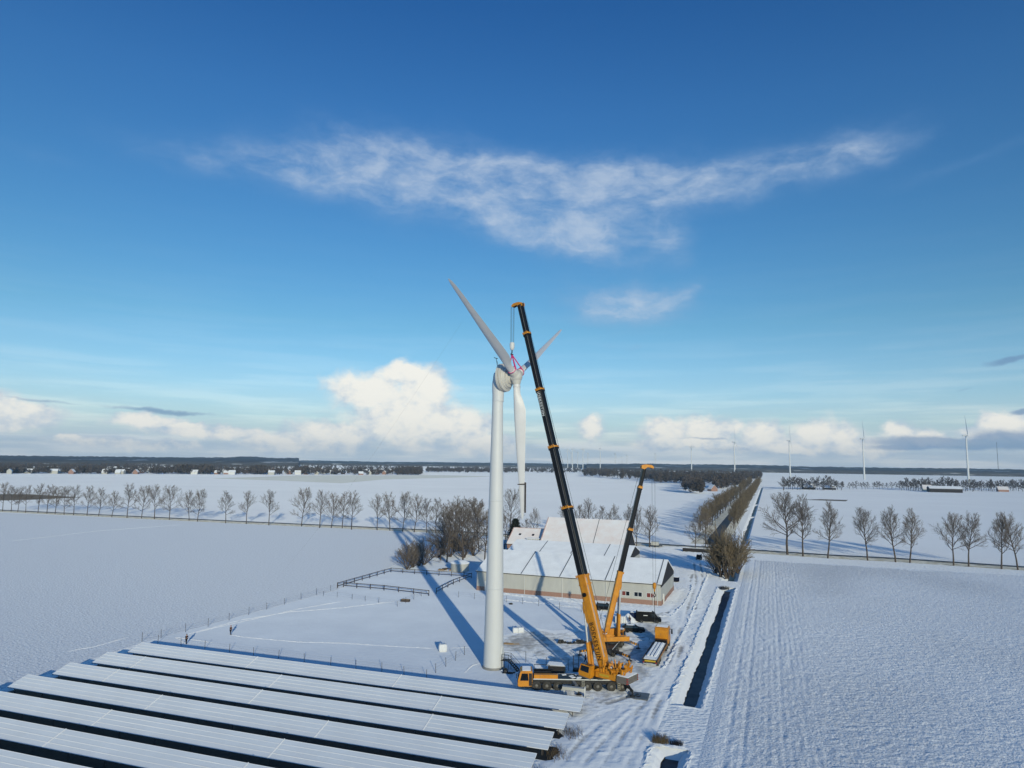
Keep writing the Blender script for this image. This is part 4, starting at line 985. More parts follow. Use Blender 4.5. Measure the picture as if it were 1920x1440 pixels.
# ------------------------------------------------------------------ solar field
def solar():
    pa, pb = -.3263, -1.932; pit, w, zn, dz, LL = 6.7855, 2.98, .86, .98, 81.0
    d = Vector((cos(pa), sin(pa), 0)); nn = Vector((cos(pb), sin(pb), 0)); per = Vector((sin(pa), -cos(pa), 0))
    first = Vector((-66.08, 127.68, 0))
    soil = MB()
    names = ['farthest', 'second farthest', 'third farthest', 'fourth farthest', 'fifth farthest', 'sixth farthest', 'seventh farthest', 'eighth farthest', 'ninth farthest']
    for k in range(8):
        fl = first+nn*pit*k; L = LL
        if k == 0: L = LL+.35
        T = thing('solar_panel_row', f'snow covered solar panel row, {names[k]} from the camera in the solar field', 'solar panels', fl, pa, 'parallel rows of snowed-in solar panels')
        # local: x along the row, y away from camera: the low edge is at -w
        def pt(x, q, up): return (x, -w*q, zn+dz*(1-q)+up)
        ang = atan2(dz, w); 
        def slab(mb, x0, x1, q0, q1, u0, u1):
            vs = [pt(x, q, u) for u in (u0, u1) for x in (x0, x1) for q in (q0, q1)]
            mb.add(vs, [(0, 1, 3, 2), (4, 6, 7, 5), (0, 4, 5, 1), (2, 3, 7, 6), (0, 2, 6, 4), (1, 5, 7, 3)])
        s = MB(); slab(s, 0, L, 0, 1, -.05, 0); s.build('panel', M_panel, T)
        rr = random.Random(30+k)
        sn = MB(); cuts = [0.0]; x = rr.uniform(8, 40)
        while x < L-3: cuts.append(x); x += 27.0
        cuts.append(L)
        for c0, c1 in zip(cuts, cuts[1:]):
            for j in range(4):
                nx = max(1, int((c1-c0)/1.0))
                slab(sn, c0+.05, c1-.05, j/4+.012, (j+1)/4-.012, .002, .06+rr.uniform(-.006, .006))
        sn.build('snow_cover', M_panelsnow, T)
        pu = MB()
        for q_ in (.16, .5, .84): a_ = pt(0, q_, -.14); b_ = pt(L, q_, -.14); pu.bar(a_, b_, .09, .16)
        pu.build('purlin', M_post, T)
        rl = MB()
        for j in range(5):
            q = min(max(j/4, .012), .988); xx = 0
            if j in (0, 4): slab(rl, 0, L, q-.011, q+.011, .003, .075); continue
            while xx < L-.1:
                e = min(L, xx+rr.uniform(4, 11)); slab(rl, xx, e, q-.009, q+.009, .003, rr.uniform(.075, .105)); xx = e
        for c in cuts[1:-1]: slab(rl, c-.06, c+.06, 0, 1, .004, .15)
        for c in (0.02, L-.02): slab(rl, c-.02, c+.02, 0, 1, .004, .072)
        rl.build('panel_frame', M_snow, T)
        x = .9
        while x < L:
            lg = MB(); lg.bx(x-.05, x+.05, -.55, -.45, 0, zn+dz*.80); lg.bx(x-.05, x+.05, -w+.45, -w+.55, 0, zn+dz*.13); lg.bar((x, -.3, zn+dz*.86), (x, -w+.3, zn+dz*.06), .08, .12); lg.build('leg', M_post, T); x += 5.66
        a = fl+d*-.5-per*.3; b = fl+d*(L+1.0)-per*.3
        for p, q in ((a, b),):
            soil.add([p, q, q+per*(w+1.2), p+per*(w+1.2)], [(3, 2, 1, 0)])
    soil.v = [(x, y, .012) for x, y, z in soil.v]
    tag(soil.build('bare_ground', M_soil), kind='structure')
    # dark weeds sticking out at the right hand ends
    for k in range(1, 5):
        e = first+nn*pit*k+d*(LL+.8)+per*1.9
        rr = random.Random(k); mb = MB()
        for _ in range(150):
            c = e+Vector((rr.gauss(0, .7), rr.gauss(0, 1.0), -.02)); mb.tube(c, c+Vector((rr.uniform(-.25, .25), rr.uniform(-.2, .2), rr.uniform(.25, .75))), .022, .01, 3, False)
        o = mb.build('weeds', M_reed); tag(o, f'dark dead weeds at the right end of the {names[k]} solar panel row', 'weeds', kind='stuff')
    return first, d, nn, per
SOL = solar()

# ------------------------------------------------------------------ fences
def wire_fence(label, pts, step, h, name='wire_fence', r=.045, wires=(.45, .9, 1.3)):
    pts = [Vector(p) for p in pts]; c0 = pts[0]; T = thing(name, label, 'fence', c0)
    pos = []
    for a, b in zip(pts, pts[1:]):
        n = max(1, round((b-a).length/step)); pos += [a.lerp(b, i/n) for i in range(n)]
    pos.append(pts[-1]); rr = random.Random(len(pos))
    for p in pos:
        q = p-c0; MB().tube(q, q+Vector((rr.uniform(-.08, .08), rr.uniform(-.08, .08), h*rr.uniform(.92, 1.05))), r, n=6).build('post', M_post, T)
    w = MB()
    for z in wires: w.path([p-c0+Vector((0, 0, min(z, h*.92))) for p in pos], .007, 3)
    w.build('wire', M_post, T)
wire_fence('wire fence on thin posts running from the solar field up to the paddock', [G(266, 1203), G(302, 1196), G(390, 1175), G(500, 1143), G(620, 1108), G(632, 1104)], 6.2, 1.7)
wire_fence('wire fence on thin posts along the far side of the solar field', [G(296, 1206), G(430, 1223), G(620, 1248), G(716, 1260), G(800, 1272)], 5.2, 1.5)
wire_fence('short wire fence of leaning posts running up to the turbine tower', [G(817, 1262), G(836, 1250), G(854, 1239), G(871, 1228)], 3.6, 1.6)
wire_fence('wire fence on spaced thin posts between turbine tower and large crane', [G(986, 1242), G(1024, 1252), G(1066, 1258)], 4.4, 1.9)
wire_fence('wire fence below the barn along the shovelled snow banks', [G(860, 1120), G(950, 1129), G(1010, 1136), G(1090, 1148)], 5.0, 1.6)
wire_fence('low wire fence along the near side of the empty paddock', [G(606, 1118), G(632, 1120), G(660, 1124), G(710, 1131), G(745, 1137), G(790, 1118)], 5.0, 1.4)
def rail_fence(label, pts, step=4.2):
    pts = [Vector(p) for p in pts]; c0 = pts[0]; T = thing('paddock_fence', label, 'fence', c0)
    for a, b in zip(pts, pts[1:]):
        n = max(1, round((b-a).length/step))
        for i in range(n+1):
            q = a.lerp(b, i/n)-c0; MB().bx(q.x-.09, q.x+.09, q.y-.09, q.y+.09, 0, 1.45).build('post', M_wood, T)
        for z in (.55, 1.32):
            MB().bar(a-c0+Vector((0, -.1, z)), b-c0+Vector((0, -.1, z)), .06, .17).build('rail', M_wood, T)
rail_fence('dark wooden rail fence round the left and far sides of the paddock', [G(633, 1102), G(733, 1073), G(800, 1078), G(870, 1082), G(884, 1084)])
rail_fence('dark wooden rail fence along the near side of the paddock', [G(644, 1101), G(720, 1107), G(804, 1117)])
rail_fence('dark wooden rail fence on the right side of the paddock near the tower', [G(818, 1113), G(850, 1096), G(884, 1083)])

# ------------------------------------------------------------------ farm buildings
def barn(name, label, cat, fr, L, Wd, eave, ridge, wall_m, roof_m, gable_m, plinth=None, over=.35, seams=(), roof_snow=True, parent=None, rzoff=0.0):
    """fr = front right ground corner; runs L along -E2, Wd along E1"""
    T = thing(name, label, cat, fr, DA+rzoff)           # local x = along E1 (depth), y = along -E2 (to the left)
    pz = plinth or 0
    w = MB(); t = .25
    w.bx(0, t, 0, L, pz, eave); w.bx(Wd-t, Wd, 0, L, pz, eave); w.bx(t, Wd-t, 0, t, pz, eave); w.bx(t, Wd-t, L-t, L, pz, eave)
    wall = w.build('wall', wall_m, T)
    if plinth:
        p = MB(); e = .04
        p.bx(-e, t, -e, L+e, 0, pz); p.bx(Wd-t, Wd+e, -e, L+e, 0, pz); p.bx(t, Wd-t, -e, t, 0, pz); p.bx(t, Wd-t, L-t, L+e, 0, pz); p.build('plinth', M_brick, T)
    for y in (.02, L-.12):
        g = MB().prism([(-.03, eave-.75), (Wd+.03, eave-.75), (Wd+.03, eave-.05), (Wd/2, ridge-.04), (-.03, eave-.05)], y-.06 if y < 1 else y+.06, y+.1 if y < 1 else y+.16)
        g.build('gable', gable_m, T)
    m = (ridge-eave)/(Wd/2)
    th = .22
    rf = MB().prism([(-over, eave-m*over), (Wd/2, ridge), (Wd+over, eave-m*over), (Wd+over, eave-m*over+th), (Wd/2, ridge+th), (-over, eave-m*over+th)], -.14, L+.14)
    roof = rf.build('roof', roof_m, T)
    if seams:
        s = MB()
        for y in seams: s.bar((-over, y, eave-m*over+th+.03), (Wd/2, y, ridge+th+.03), .22, .06, (-m, 0, 1))
        s.build('roof_seam', M_steel, roof)
    gt = MB().bar((-over-.08, -over, eave-m*over+.06), (-over-.08, L+over, eave-m*over+.06), .14, .14); gt.build('gutter', M_dark, T)
    return T, wall, roof
FR = G(1240, 1136)
B1, w1_, r1_ = barn('barn', 'long cream barn with brick plinth and snowy roof, nearest the cranes', 'barn', FR, 50.2, 24.0, 5.2, 9.6, M_sheet, M_roofsnow, M_slate, 1.15, seams=(1.0, 14.2, 26.4, 37.2))
def wall_pos(px):
    lo, hi = 0, 50
    for _ in range(40):
        m_ = (lo+hi)/2
        if P(FR-E2*m_+Vector((0, 0, 2.3)))[0] > px: lo = m_
        else: hi = m_
    return lo
WY = [wall_pos(px) for px in (1220, 1196.5, 1173.5)]
for y in WY:
    wn = MB().bx(-.06, .05, y-1.05, y+1.05, 1.75, 2.95).build('window', M_white, B1)
    for k, c in ((-.5, 0), (.5, 1)):
        MB().bx(-.08, -.055, y+k-.43, y+k+.43, 1.85, 2.85).build('pane', M_glass if (y == WY[1] or (c == 0 and y == WY[2])) else MATS.setdefault('red_blind', mat('red_blind', (.22, .05, .04), rough=.6)), wn)
dp = MB()
for y in (.9, 2.0, 14.0, 25.7, 36.2): dp.tube((-.12, y, 0), (-.12, y, 5.0), .07, n=8)
dp.build('downpipe', M_white, B1)
MB().bx(-.05, .05, 46.2, 47.8, .02, 2.6).build('door', M_white, B1)
MB().tube((-.25, 18.2, 4.2), (0, 18.2, 4.2), .14, n=8).build('wall_lamp', M_dark, B1)
MB().bx(3.0, 3.6, -.30, 0.0, 0, 2.4).build('pipe_box', M_white, B1)
rdg2 = D(1190, 1023, 226)
fr2 = Vector((rdg2.x, rdg2.y, 0))-E1*9
barn('barn', 'second snowy roofed barn, just behind the long cream barn', 'barn', fr2, 40.5, 18, 6.0, rdg2.z-.2, M_sheet, M_roofsnow, M_slate, seams=(8, 19, 29.5))
r3 = D(1179, 976, 262); r3l = D(1030, 967, 262+11)
fr3 = Vector((r3.x, r3.y, 0))-E1*13
L3 = (r3l-r3).length
B3, w3_, rf3 = barn('farm_barn', 'tall old farm barn with a steep snowy red tiled roof', 'barn', fr3, L3, 26, 3.4, r3.z-.2, M_brick, M_tile, M_slate, seams=(L3*.36,))
MB().bar((12.2, L3+.1, r3.z+.02), (.2, L3+.1, 4.0), .5, .12, (0, 1, 0)).build('tile_edge', M_redtile, B3)
r4 = D(1024, 992, 272)
fr4 = Vector((r4.x, r4.y, 0))-E1*8.0
B4, w4_, rf4 = barn('farmhouse', 'lower farmhouse with dormer and roof windows attached left of the old barn', 'farmhouse', fr4, 13.2, 16, 4.0, r4.z-.2, M_brick, M_tile, M_brick)
m4 = (r4.z-.2-4.0)/8.0
for y in (4.2, 9.6):
    MB().box((4.6, y, 4.0+m4*4.6+.26), (1.0, .9, .12), Matrix.Rotation(-math.atan(m4), 3, 'Y')).build('roof_window', M_glass, rf4)
dm = MB().bx(1.1, 3.2, .6, 5.6, 4.4, 6.1).build('dormer', M_white, B4)
MB().bx(.9, 4.2, .4, 5.8, 6.1, 6.35).build('dormer_roof', M_roofsnow, dm)
for k in range(5): MB().bx(1.06, 1.12, .8+.97*k, 1.55+.97*k, 4.7, 5.8).build('dormer_window', M_glass, dm)
MB().bar((7.6, 13.35, r4.z+.0), (.2, 13.35, 4.3), .4, .12, (0, 1, 0)).build('tile_edge', M_redtile, B4)
MB().bar((8.0, 13, r4.z+.06), (8.0, .2, r4.z+.06), .3, .16).build('ridge_tiles', M_redtile, rf4)
tk = thing('slurry_tank', 'round cream tank with a snow cap behind the paddock', 'tank', G(862, 1070))
MB().lathe((0, 0, 0), (0, 0, 1), [(0, 3.0), (2.4, 3.0), (2.42, 2.9)], 32).build('body', M_sheet, tk, True)
MB().lathe((0, 0, 2.4), (0, 0, 1), [(0, 3.1), (.2, 3.1), (.7, 2.0), (.85, .05)], 32).build('lid_snow', M_roofsnow, tk, True)
lp = MB()
rr = random.Random(12); lg_ = thing('log_pile', 'untidy pile of logs and boards left of the round tank', 'log pile', G(833, 1070), 0)
for k in range(9):
    a = Vector((rr.uniform(-2.5, 2), rr.uniform(-.8, .8), .25+.2*(k % 3))); q = rr.uniform(-.4, .4); MB().tube(a, a+Vector((cos(q), sin(q), rr.uniform(-.05, .2)))*rr.uniform(1.2, 2.6), .18, n=8).build('log', M_newwood if k % 3 == 0 else M_wood, lg_)
dh = thing('dung_heap', 'low trough with brown straw on the snow near the paddock gap', 'trough', G(760, 1128), -.2)
MB().bx(-1.1, 1.1, -.5, .5, 0, .55).build('trough', M_wood, dh); MB().bx(-1.0, 1.0, -.4, .4, .55, .6).build('straw', M_newwood, dh)
# small brick wall by the junction
cw_ = thing('garden_wall', 'low dark wall across the farm entrance at the road junction', 'wall', G(1280, 1034), DA-pi/2)
MB().bx(0, 11, -.2, .2, 0, 1.5).build('wall', M_slate, cw_); MB().bx(0, 11, -.24, .24, 1.5, 1.6).build('snow_cap', M_roofsnow, cw_)

# ------------------------------------------------------------------ bare trees
class TreeGen:
    def __init__(s, seed, th=1.0): s.r = random.Random(seed); s.seg = {0: [], 1: []}; s.th = th
    def limb(s, p, d, L, r0, r1, n, lvl, curve=.0, wob=.12):
        pts = [Vector(p)]; d = Vector(d).normalized()
        for i in range(n):
            d = (d+Vector((s.r.gauss(0, wob), s.r.gauss(0, wob), s.r.gauss(0, wob)*.6+curve))).normalized()
            pts.append(pts[-1]+d*(L/n))
        rad = [r0+(r1-r0)*i/n for i in range(n+1)]
        for i in range(n): s.seg[lvl].append((pts[i], pts[i+1], rad[i], rad[i+1]))
        return pts
    def grow(s, base, d, L, r0, lv, kids, ang, curve):
        """lv counts down; kids = children at each level"""
        pts = s.limb(base, d, L, r0, max(.022*s.th, r0*.35), 4 if lv > 0 else 3, 0 if lv >= 2 else 1, curve)
        if lv == 0: return
        n = kids[lv-1]
        for k in range(n):
            t = .25+.75*(k+s.r.random()*.8)/n; i = min(3, int(t*4)); f = t*4-i
            p = pts[i].lerp(pts[i+1], min(1, f)); ax = (pts[i+1]-pts[i]).normalized()
            o = ax.orthogonal().normalized(); o = Matrix.Rotation(s.r.uniform(0, 2*pi), 3, ax) @ o
            a = radians(ang*s.r.uniform(.7, 1.3)); dd = ax*cos(a)+o*sin(a)
            s.grow(p, dd, L*s.r.uniform(.38, .58)*(1.15-.45*t), max(.024*s.th, r0*.42), lv-1, kids, ang, curve)
    def meshes(s, tm, cm, name):
        out = []
        for lvl, m, ns in ((0, tm, 5), (1, cm, 3)):
            S = s.seg[lvl]; V = []; F = []
            for a, b, ra, rb in S:
                x = (b-a); x = x.normalized() if x.length > 1e-6 else Vector((0, 0, 1)); y = x.orthogonal().normalized(); z = x.cross(y); k = len(V)
                for p, r in ((a, ra), (b, rb)):
                    for i in range(ns): q = 2*pi*i/ns; V.append(p+(y*cos(q)+z*sin(q))*r)
                F += [(k+i, k+(i+1) % ns, k+ns+(i+1) % ns, k+ns+i) for i in range(ns)]
            out.append(np_mesh(name+('_trunk', '_crown')[lvl], [tuple(v) for v in V], F, m))
        return out
def road_tree(seed, Ht=20, f0=.30, spread=.42, nl=15, kids=(7, 8), lean=.0, tr=.26, twig=M_twig, bark=M_bark, ang=38, limbang=46, th=1.25):
    g = TreeGen(seed, th); r = g.r
    tp = g.limb((0, 0, -.1), (lean+r.gauss(0, .03), r.gauss(0, .03), 1), Ht*.80, tr, tr*.22, 8, 0, 0, .05)
    for k in range(nl):
        t = f0+(1-f0)*(k+.5*r.random())/nl; t = min(.99, t); i = min(7, int(t*8)); p = tp[i].lerp(tp[i+1], t*8-i)
        az = k*2.4+r.gauss(0, .3); q = (t-f0)/(1-f0)
        a = radians(limbang*(1.25-.75*q)*r.uniform(.85, 1.2)); L = Ht*spread*(1.0-.52*q)*r.uniform(.8, 1.15)*(.75+.25*min(1, q*4))
        g.grow(p, (cos(az)*sin(a), sin(az)*sin(a), cos(a)), L, tr*.42*(1-.45*q), 2, kids, ang, .10)
    return g.meshes(bark, twig, 'tree')
def bush_tree(seed, Ht=5, n=9, kids=(6, 6), spread=.6, twig=M_twig):
    g = TreeGen(seed); r = g.r
    for k in range(n):
        az = k*2.4; a = radians(r.uniform(8, 62*spread/.6)); g.grow((r.gauss(0, .12*Ht*spread*.3), r.gauss(0, .12*Ht*spread*.3), -.05), (cos(az)*sin(a), sin(az)*sin(a), cos(a)), Ht*r.uniform(.65, .95), .012*Ht+.03, 2, kids, 34, .06)
    return g.meshes(M_bark, twig, 'bush')
PR = {'road': [road_tree(10+i, 20, r_f, sp, nl, ln) if False else road_tree(10+i, 20, r_f, sp, nl, lean=le) for i, (r_f, sp, nl, le) in enumerate([(.28, .42, 15, .02), (.32, .38, 14, -.03), (.26, .46, 16, .0), (.34, .40, 13, .04), (.30, .36, 15, -.01)])],
      'tall': [road_tree(31+i, 25, .33, sp, 19, tr=.40, lean=le, kids=(8, 9)) for i, (sp, le) in enumerate([(.40, 0), (.36, .02), (.38, -.02)])],
      'farm': [road_tree(51+i, 20, .22, .42, 17, tr=.3, kids=(7, 7), limbang=42) for i in range(3)],
      'ave': [road_tree(71+i, 16, .16, .36, 18, tr=.24, kids=(7, 8), twig=M_brush, limbang=40) for i in range(3)],
      'bush': [bush_tree(91+i) for i in range(3)],
      'far': [road_tree(111+i, 16, .2, .40, 11, tr=.28, kids=(5, 6), twig=M_wood_far, limbang=50, th=3.2) for i in range(4)]}
def plant_tree(kind, loc, h, label, group=None, name='bare_tree', cat='tree', k=None, rz=None, hb=None, wide=1.0):
    base = {'road': 20*.98, 'tall': 24.5, 'farm': 19.6, 'ave': 15.5, 'bush': 5, 'far': 15.5}[kind]
    v = PR[kind][(R_.randrange(99) if k is None else k) % len(PR[kind])]
    s = h/base
    T = bpy.data.objects.new(name, v[0]); COL.objects.link(T)
    T.location = loc; T.scale = (s*wide, s*wide, s); T.rotation_euler = (0, 0, R_.uniform(0, 6.28) if rz is None else rz)
    c = link('crown', v[1], T)
    return tag(T, label, cat, group)
def px_h(px, py, hp):
    p = G(px, py); return (P(p)[1]-0) and (D(px, py-hp, p.y).z)
ORD = ['first', 'second', 'third', 'fourth', 'fifth', 'sixth', 'seventh', 'eighth', 'ninth', 'tenth', 'eleventh', 'twelfth', 'thirteenth', 'fourteenth', 'fifteenth', 'sixteenth', 'seventeenth', 'eighteenth', 'nineteenth', 'twentieth']
LT = [(4.5, 958.5, 55), (21, 959, 48), (33, 960, 47), (48, 961, 52), (71, 962, 55), (88, 963, 55), (103, 964, 54), (120, 965.5, 53), (138, 966, 57), (163, 967, 57), (185, 968, 53), (209.5, 970, 49), (238, 971, 64), (265, 972, 61), (289.5, 973, 65), (317.5, 974.5, 64), (354.5, 976, 56), (370, 978, 60)]
for i, (x, y, h) in enumerate(LT):
    plant_tree('road', G(x, y), px_h(x, y, h), f'bare roadside tree, {ORD[i]} from the left photo edge in the unbroken left row', 'bare trees along the left road', name='roadside_tree')
LT2 = [(423, 981, 60, 'first'), (461.5, 982.5, 63, 'middle'), (504, 985, 67, 'last')]
for x, y, h, o in LT2: plant_tree('road', G(x, y), px_h(x, y, h), f'bare roadside tree, {o} of the spaced three left of the five-tree clump', 'bare trees along the left road', name='roadside_tree')
LT3 = [(565, 987, 72), (599, 990, 72), (621, 990, 65), (641.5, 990.5, 67), (659, 993, 72)]
for i, (x, y, h) in enumerate(LT3): plant_tree('road', G(x, y), px_h(x, y, h), f'bare roadside tree, {ORD[i]} from the left in the clump of five mid road', 'bare trees along the left road', name='roadside_tree')
LT4 = [(707, 994, 68), (731, 995, 71), (755, 997, 74), (777, 998, 70), (800, 999, 66), (817, 999.5, 67), (840, 1000, 62)]
for i, (x, y, h) in enumerate(LT4): plant_tree('road', G(x, y), px_h(x, y, h), f'bare roadside tree, {ORD[i]} from the left in the last group before the farm trees', 'bare trees along the left road', name='roadside_tree')
RT = [(1476.6, 1040, 118), (1505.6, 1043, 113), (1552, 1047, 105), (1626.7, 1051, 101), (1679, 1054, 104), (1706, 1055.5, 100), (1787.8, 1060.6, 101), (1816, 1062.5, 102), (1878, 1067, 104), (1908.6, 1068.5, 105)]
for i, (x, y, h) in enumerate(RT):
    plant_tree('tall', G(x, y), px_h(x, y, h), f'tall bare roadside tree, {ORD[i]} from the avenue along the right-hand road', 'tall bare trees along the right road', name='roadside_tree', wide=.95 if i else 1.25)
# farm grove left of the house
FT = [('road', 826, 1050, 92), ('road', 838, 1054, 110), ('farm', 850, 1036, 96), ('road', 868, 1055, 122), ('road', 884, 1038, 102), ('road', 898, 1034, 96), ('road', 908, 1056, 100), ('farm', 862, 1016, 70), ('road', 946, 1030, 72), ('road', 878, 1012, 80)]
for kd, x, y, h in FT: plant_tree(kd, G(x, y), px_h(x, y, h), 'bare dark tree in the dense grove left of the farmhouse', 'grove of bare trees behind the tower', name='farm_tree', wide=1.15 if kd == 'road' else .95)
for x, y, h in [(832, 1040, 45), (845, 1044, 50), (855, 1030, 50), (870, 1046, 45), (822, 1046, 38), (888, 1042, 45), (862, 1034, 42)]:
    plant_tree('bush', G(x, y), px_h(x, y, h), 'dense dark shrub among the trunks of the grove', 'shrubs in the grove', name='shrub', cat='shrub', wide=1.1)
for x, y, h in [(763, 1068, 46), (775, 1064, 50), (785, 1061, 48), (794, 1059, 50), (770, 1058, 40)]:
    plant_tree('bush', G(x, y), px_h(x, y, h), 'low rounded bare tree in the small orchard clump left of the grove', 'orchard trees', name='orchard_tree', wide=1.0)
plant_tree('road', G(957, 1002), px_h(957, 1002, 84), 'tall slim bare tree between the tower and the hanging blade', name='farm_tree')
plant_tree('farm', G(1000, 1005), px_h(1000, 1005, 52), 'rounded bare tree just above the farmhouse roof', name='farm_tree')
plant_tree('farm', G(985, 1012), px_h(985, 1012, 40), 'small bare tree touching the left gable of the farmhouse', name='farm_tree')
for x, y, h in [(1062, 1000, 52), (1085, 1000, 55), (1106, 1000, 64), (1132, 1004, 56), (1150, 1005, 58), (1172, 1010, 62)]:
    plant_tree('farm', G(x, y), px_h(x, y, h), 'bare tree rising behind the ridge of the old barn', 'bare trees behind the old barn', name='farm_tree')
plant_tree('farm', G(1193, 1024), px_h(1193, 1024, 76), 'slim bare tree right of the old barn, beside the broad one', name='farm_tree', wide=.8)
plant_tree('farm', G(1218, 1026), px_h(1218, 1026, 76), 'broad bare tree right of the old barn, above the trailer', name='farm_tree', wide=1.15)
plant_tree('farm', G(1303, 1033), px_h(1303, 1033, 66), 'bare tree behind the low dark wall, left one at the junction', name='farm_tree')
plant_tree('farm', G(1324, 1032), px_h(1324, 1032, 74), 'bare tree behind the low dark wall, right one at the junction', name='farm_tree')
PR['clump'] = [bush_tree(97+i, 5, 15, (6, 8), .44, M_brush) for i in range(2)]
def clump(px, py, h, wide, k):
    v = PR['clump'][k % 2]; T = bpy.data.objects.new('shrub', v[0]); COL.objects.link(T); s_ = px_h(px, py, h)/5.4
    T.location = G(px, py); T.scale = (s_*wide, s_*wide, s_); T.rotation_euler = (0, 0, k*1.3); link('crown', v[1], T)
    tag(T, 'brown many-stemmed shrub in the large clump beside the ditch at the junction', 'shrub', 'shrub clump at the road junction')
for k, (x, y, h, wd) in enumerate([(1342, 1076, 58, .8), (1351, 1082, 84, .75), (1362, 1084, 99, .75), (1374, 1081, 82, .8), (1383, 1074, 62, .9)]): clump(x, y, h, wd, k)
# conifer behind the tower
cf = thing('conifer', 'dark green conifer behind the tower, left of the farmhouse', 'tree', G(966, 1032))
MB().tube((0, 0, 0), (0, 0, 13), .25, .05, 8).build('trunk', M_bark, cf)
rr = random.Random(2); mb = MB(); hh = px_h(965, 1032, 60)
for k in range(2600):
    t = rr.random()**.8; z = .8+(hh-.8)*t; R0 = 4.6*(1-t)**.7+.15; a = rr.uniform(0, 2*pi); q = R0*(.35+.65*rr.random()); p = Vector((q*cos(a), q*sin(a), z)); d = Vector((cos(a), sin(a), -.25+rr.uniform(-.3, .3)))*rr.uniform(.5, 1.0); s = Vector((-sin(a), cos(a), rr.uniform(-.4, .4)))*rr.uniform(.15, .35)
    mb.add([p-s, p+s, p+d+s*.3, p+d-s*.3], [(0, 1, 2, 3)])
mb.build('crown', M_needle, cf)
# the avenue
def avenue():
    rr = random.Random(17)
    for side, a_start in ((-1, 268), (1, 300)):
        a = a_start; st = 10
        while a < 1350:
            off = 7.0 if side > 0 else -7.5
            plant_tree('ave', AVq(a+rr.uniform(-1.5, 1.5), off+rr.gauss(0, .7)), rr.uniform(12.5, 16.5)*(1 if a > 330 else .9), 'brown bare tree packed in the avenue along the straight road north', 'avenue trees along the road north', name='avenue_tree', wide=1.15)
            a += st; st = min(26, st*1.022)
avenue()

# ------------------------------------------------------------------ far country
def far_house(name, label, cat, loc, rz, L, Wd, eave, ridge, wall, roof, group=None, me=None):
    T = thing(name, label, cat, loc, rz, group)
    if me: a, b = link('wall', me[0], T), link('roof', me[1], T); return T, me
    a = MB().prism([(-Wd/2, 0), (Wd/2, 0), (Wd/2, eave), (0, ridge), (-Wd/2, eave)], -L/2, L/2).build('wall', wall, T)
    m = (ridge-eave)/(Wd/2); o = .4
    b = MB().prism([(-Wd/2-o, eave-m*o), (0, ridge+.02), (Wd/2+o, eave-m*o), (Wd/2+o, eave-m*o+.3), (0, ridge+.32), (-Wd/2-o, eave-m*o+.3)], -L/2-o, L/2+o).build('roof', roof, T)
    return T, (a.data, b.data)
far_house('farmhouse', 'distant brick farmhouse with steep white roof beside the avenue wood', 'farmhouse', G(1336, 921), .3, 9, 10, 3.2, 8.5, M_brick, M_roofsnow)
far_house('farmhouse', 'distant dark farmhouse with white roof in the first grove right of the avenue', 'farmhouse', G(1516, 917.5), DA+.2, 17, 14, 3.5, 8.5, M_slate, M_roofsnow)
far_house('shed', 'distant low shed right of the dark farmhouse in the first grove', 'shed', G(1555, 918), DA, 18, 12, 3, 6, M_slate, M_roofsnow)
far_house('barn', 'distant long dark barn with flat white roof among the right-hand trees', 'barn', G(1771, 923), DA, 42, 22, 5.5, 9, M_slate, M_roofsnow)
far_house('farmhouse', 'distant pale farmhouse just left of the long dark barn', 'farmhouse', G(1738, 921), DA, 12, 11, 4, 9.5, M_sheet, M_tile)
far_house('farmhouse', 'distant farmhouse half hidden by trees near the right photo edge', 'farmhouse', G(1880, 922), DA, 14, 11, 3.5, 8, M_brick, M_tile)
# wind breaks on the right, individual trees
rr = random.Random(23)
def belt(x0, x1, y, n, h0, h1, dy, label, group):
    for i in range(n):
        x = x0+(x1-x0)*(i+rr.random()*.8)/n; p = G(x, y+rr.uniform(-dy, dy)); plant_tree('far', p, rr.uniform(h0, h1), label, group, name='windbreak_tree', wide=1.25)
belt(1466, 1582, 918, 30, 12, 22, 1.8, 'bare tree of the first distant farm grove right of the avenue', 'trees of the first distant grove')
belt(1590, 1690, 917, 14, 10, 14, .5, 'small bare tree in the thin distant row between the groves', 'trees of the thin distant row')
belt(1690, 1800, 919, 28, 14, 23, 1.5, 'bare tree of the distant grove around the long dark barn', 'trees round the long dark barn')
belt(1805, 1935, 920, 34, 13, 20, 1.8, 'bare tree of the distant grove at the right photo edge', 'trees of the rightmost distant grove')
# woods that read as one mass
def wood(name, label, pts, m, seed, hmin, hmax, wid, faces=46):
    rg2 = np.random.default_rng(seed); V = []; F = []
    n = len(pts); P_ = np.array([[p[0], p[1]] for p in pts]); Hh = rg2.uniform(hmin, hmax, n); Wd = rg2.uniform(.7, 1.2, n)*wid
    k = faces
    c = rg2.standard_normal((n, k, 3)); c /= np.linalg.norm(c, axis=-1, keepdims=True); c *= rg2.random((n, k, 1))**.4
    cx = P_[:, None, 0]+c[..., 0]*Wd[:, None]; cy = P_[:, None, 1]+c[..., 1]*Wd[:, None]; cz = Hh[:, None]*(.56+.44*c[..., 2])
    C = np.stack([cx, cy, cz], -1).reshape(-1, 3)
    A = rg2.standard_normal((n*k, 3)); B = rg2.standard_normal((n*k, 3)); sz = (np.repeat(Wd, k)*.28*rg2.uniform(.5, 1.2, n*k))[:, None]
    A = A/np.linalg.norm(A, axis=1, keepdims=True)*sz; B = B/np.linalg.norm(B, axis=1, keepdims=True)*sz*.6
    V = np.stack([C-A-B, C+A-B, C+A+B, C-A+B], 1).reshape(-1, 3); F = np.arange(len(V)).reshape(-1, 4)
    o = link(name, np_mesh(name, V, F, m)); return tag(o, label, 'woodland', kind='stuff')
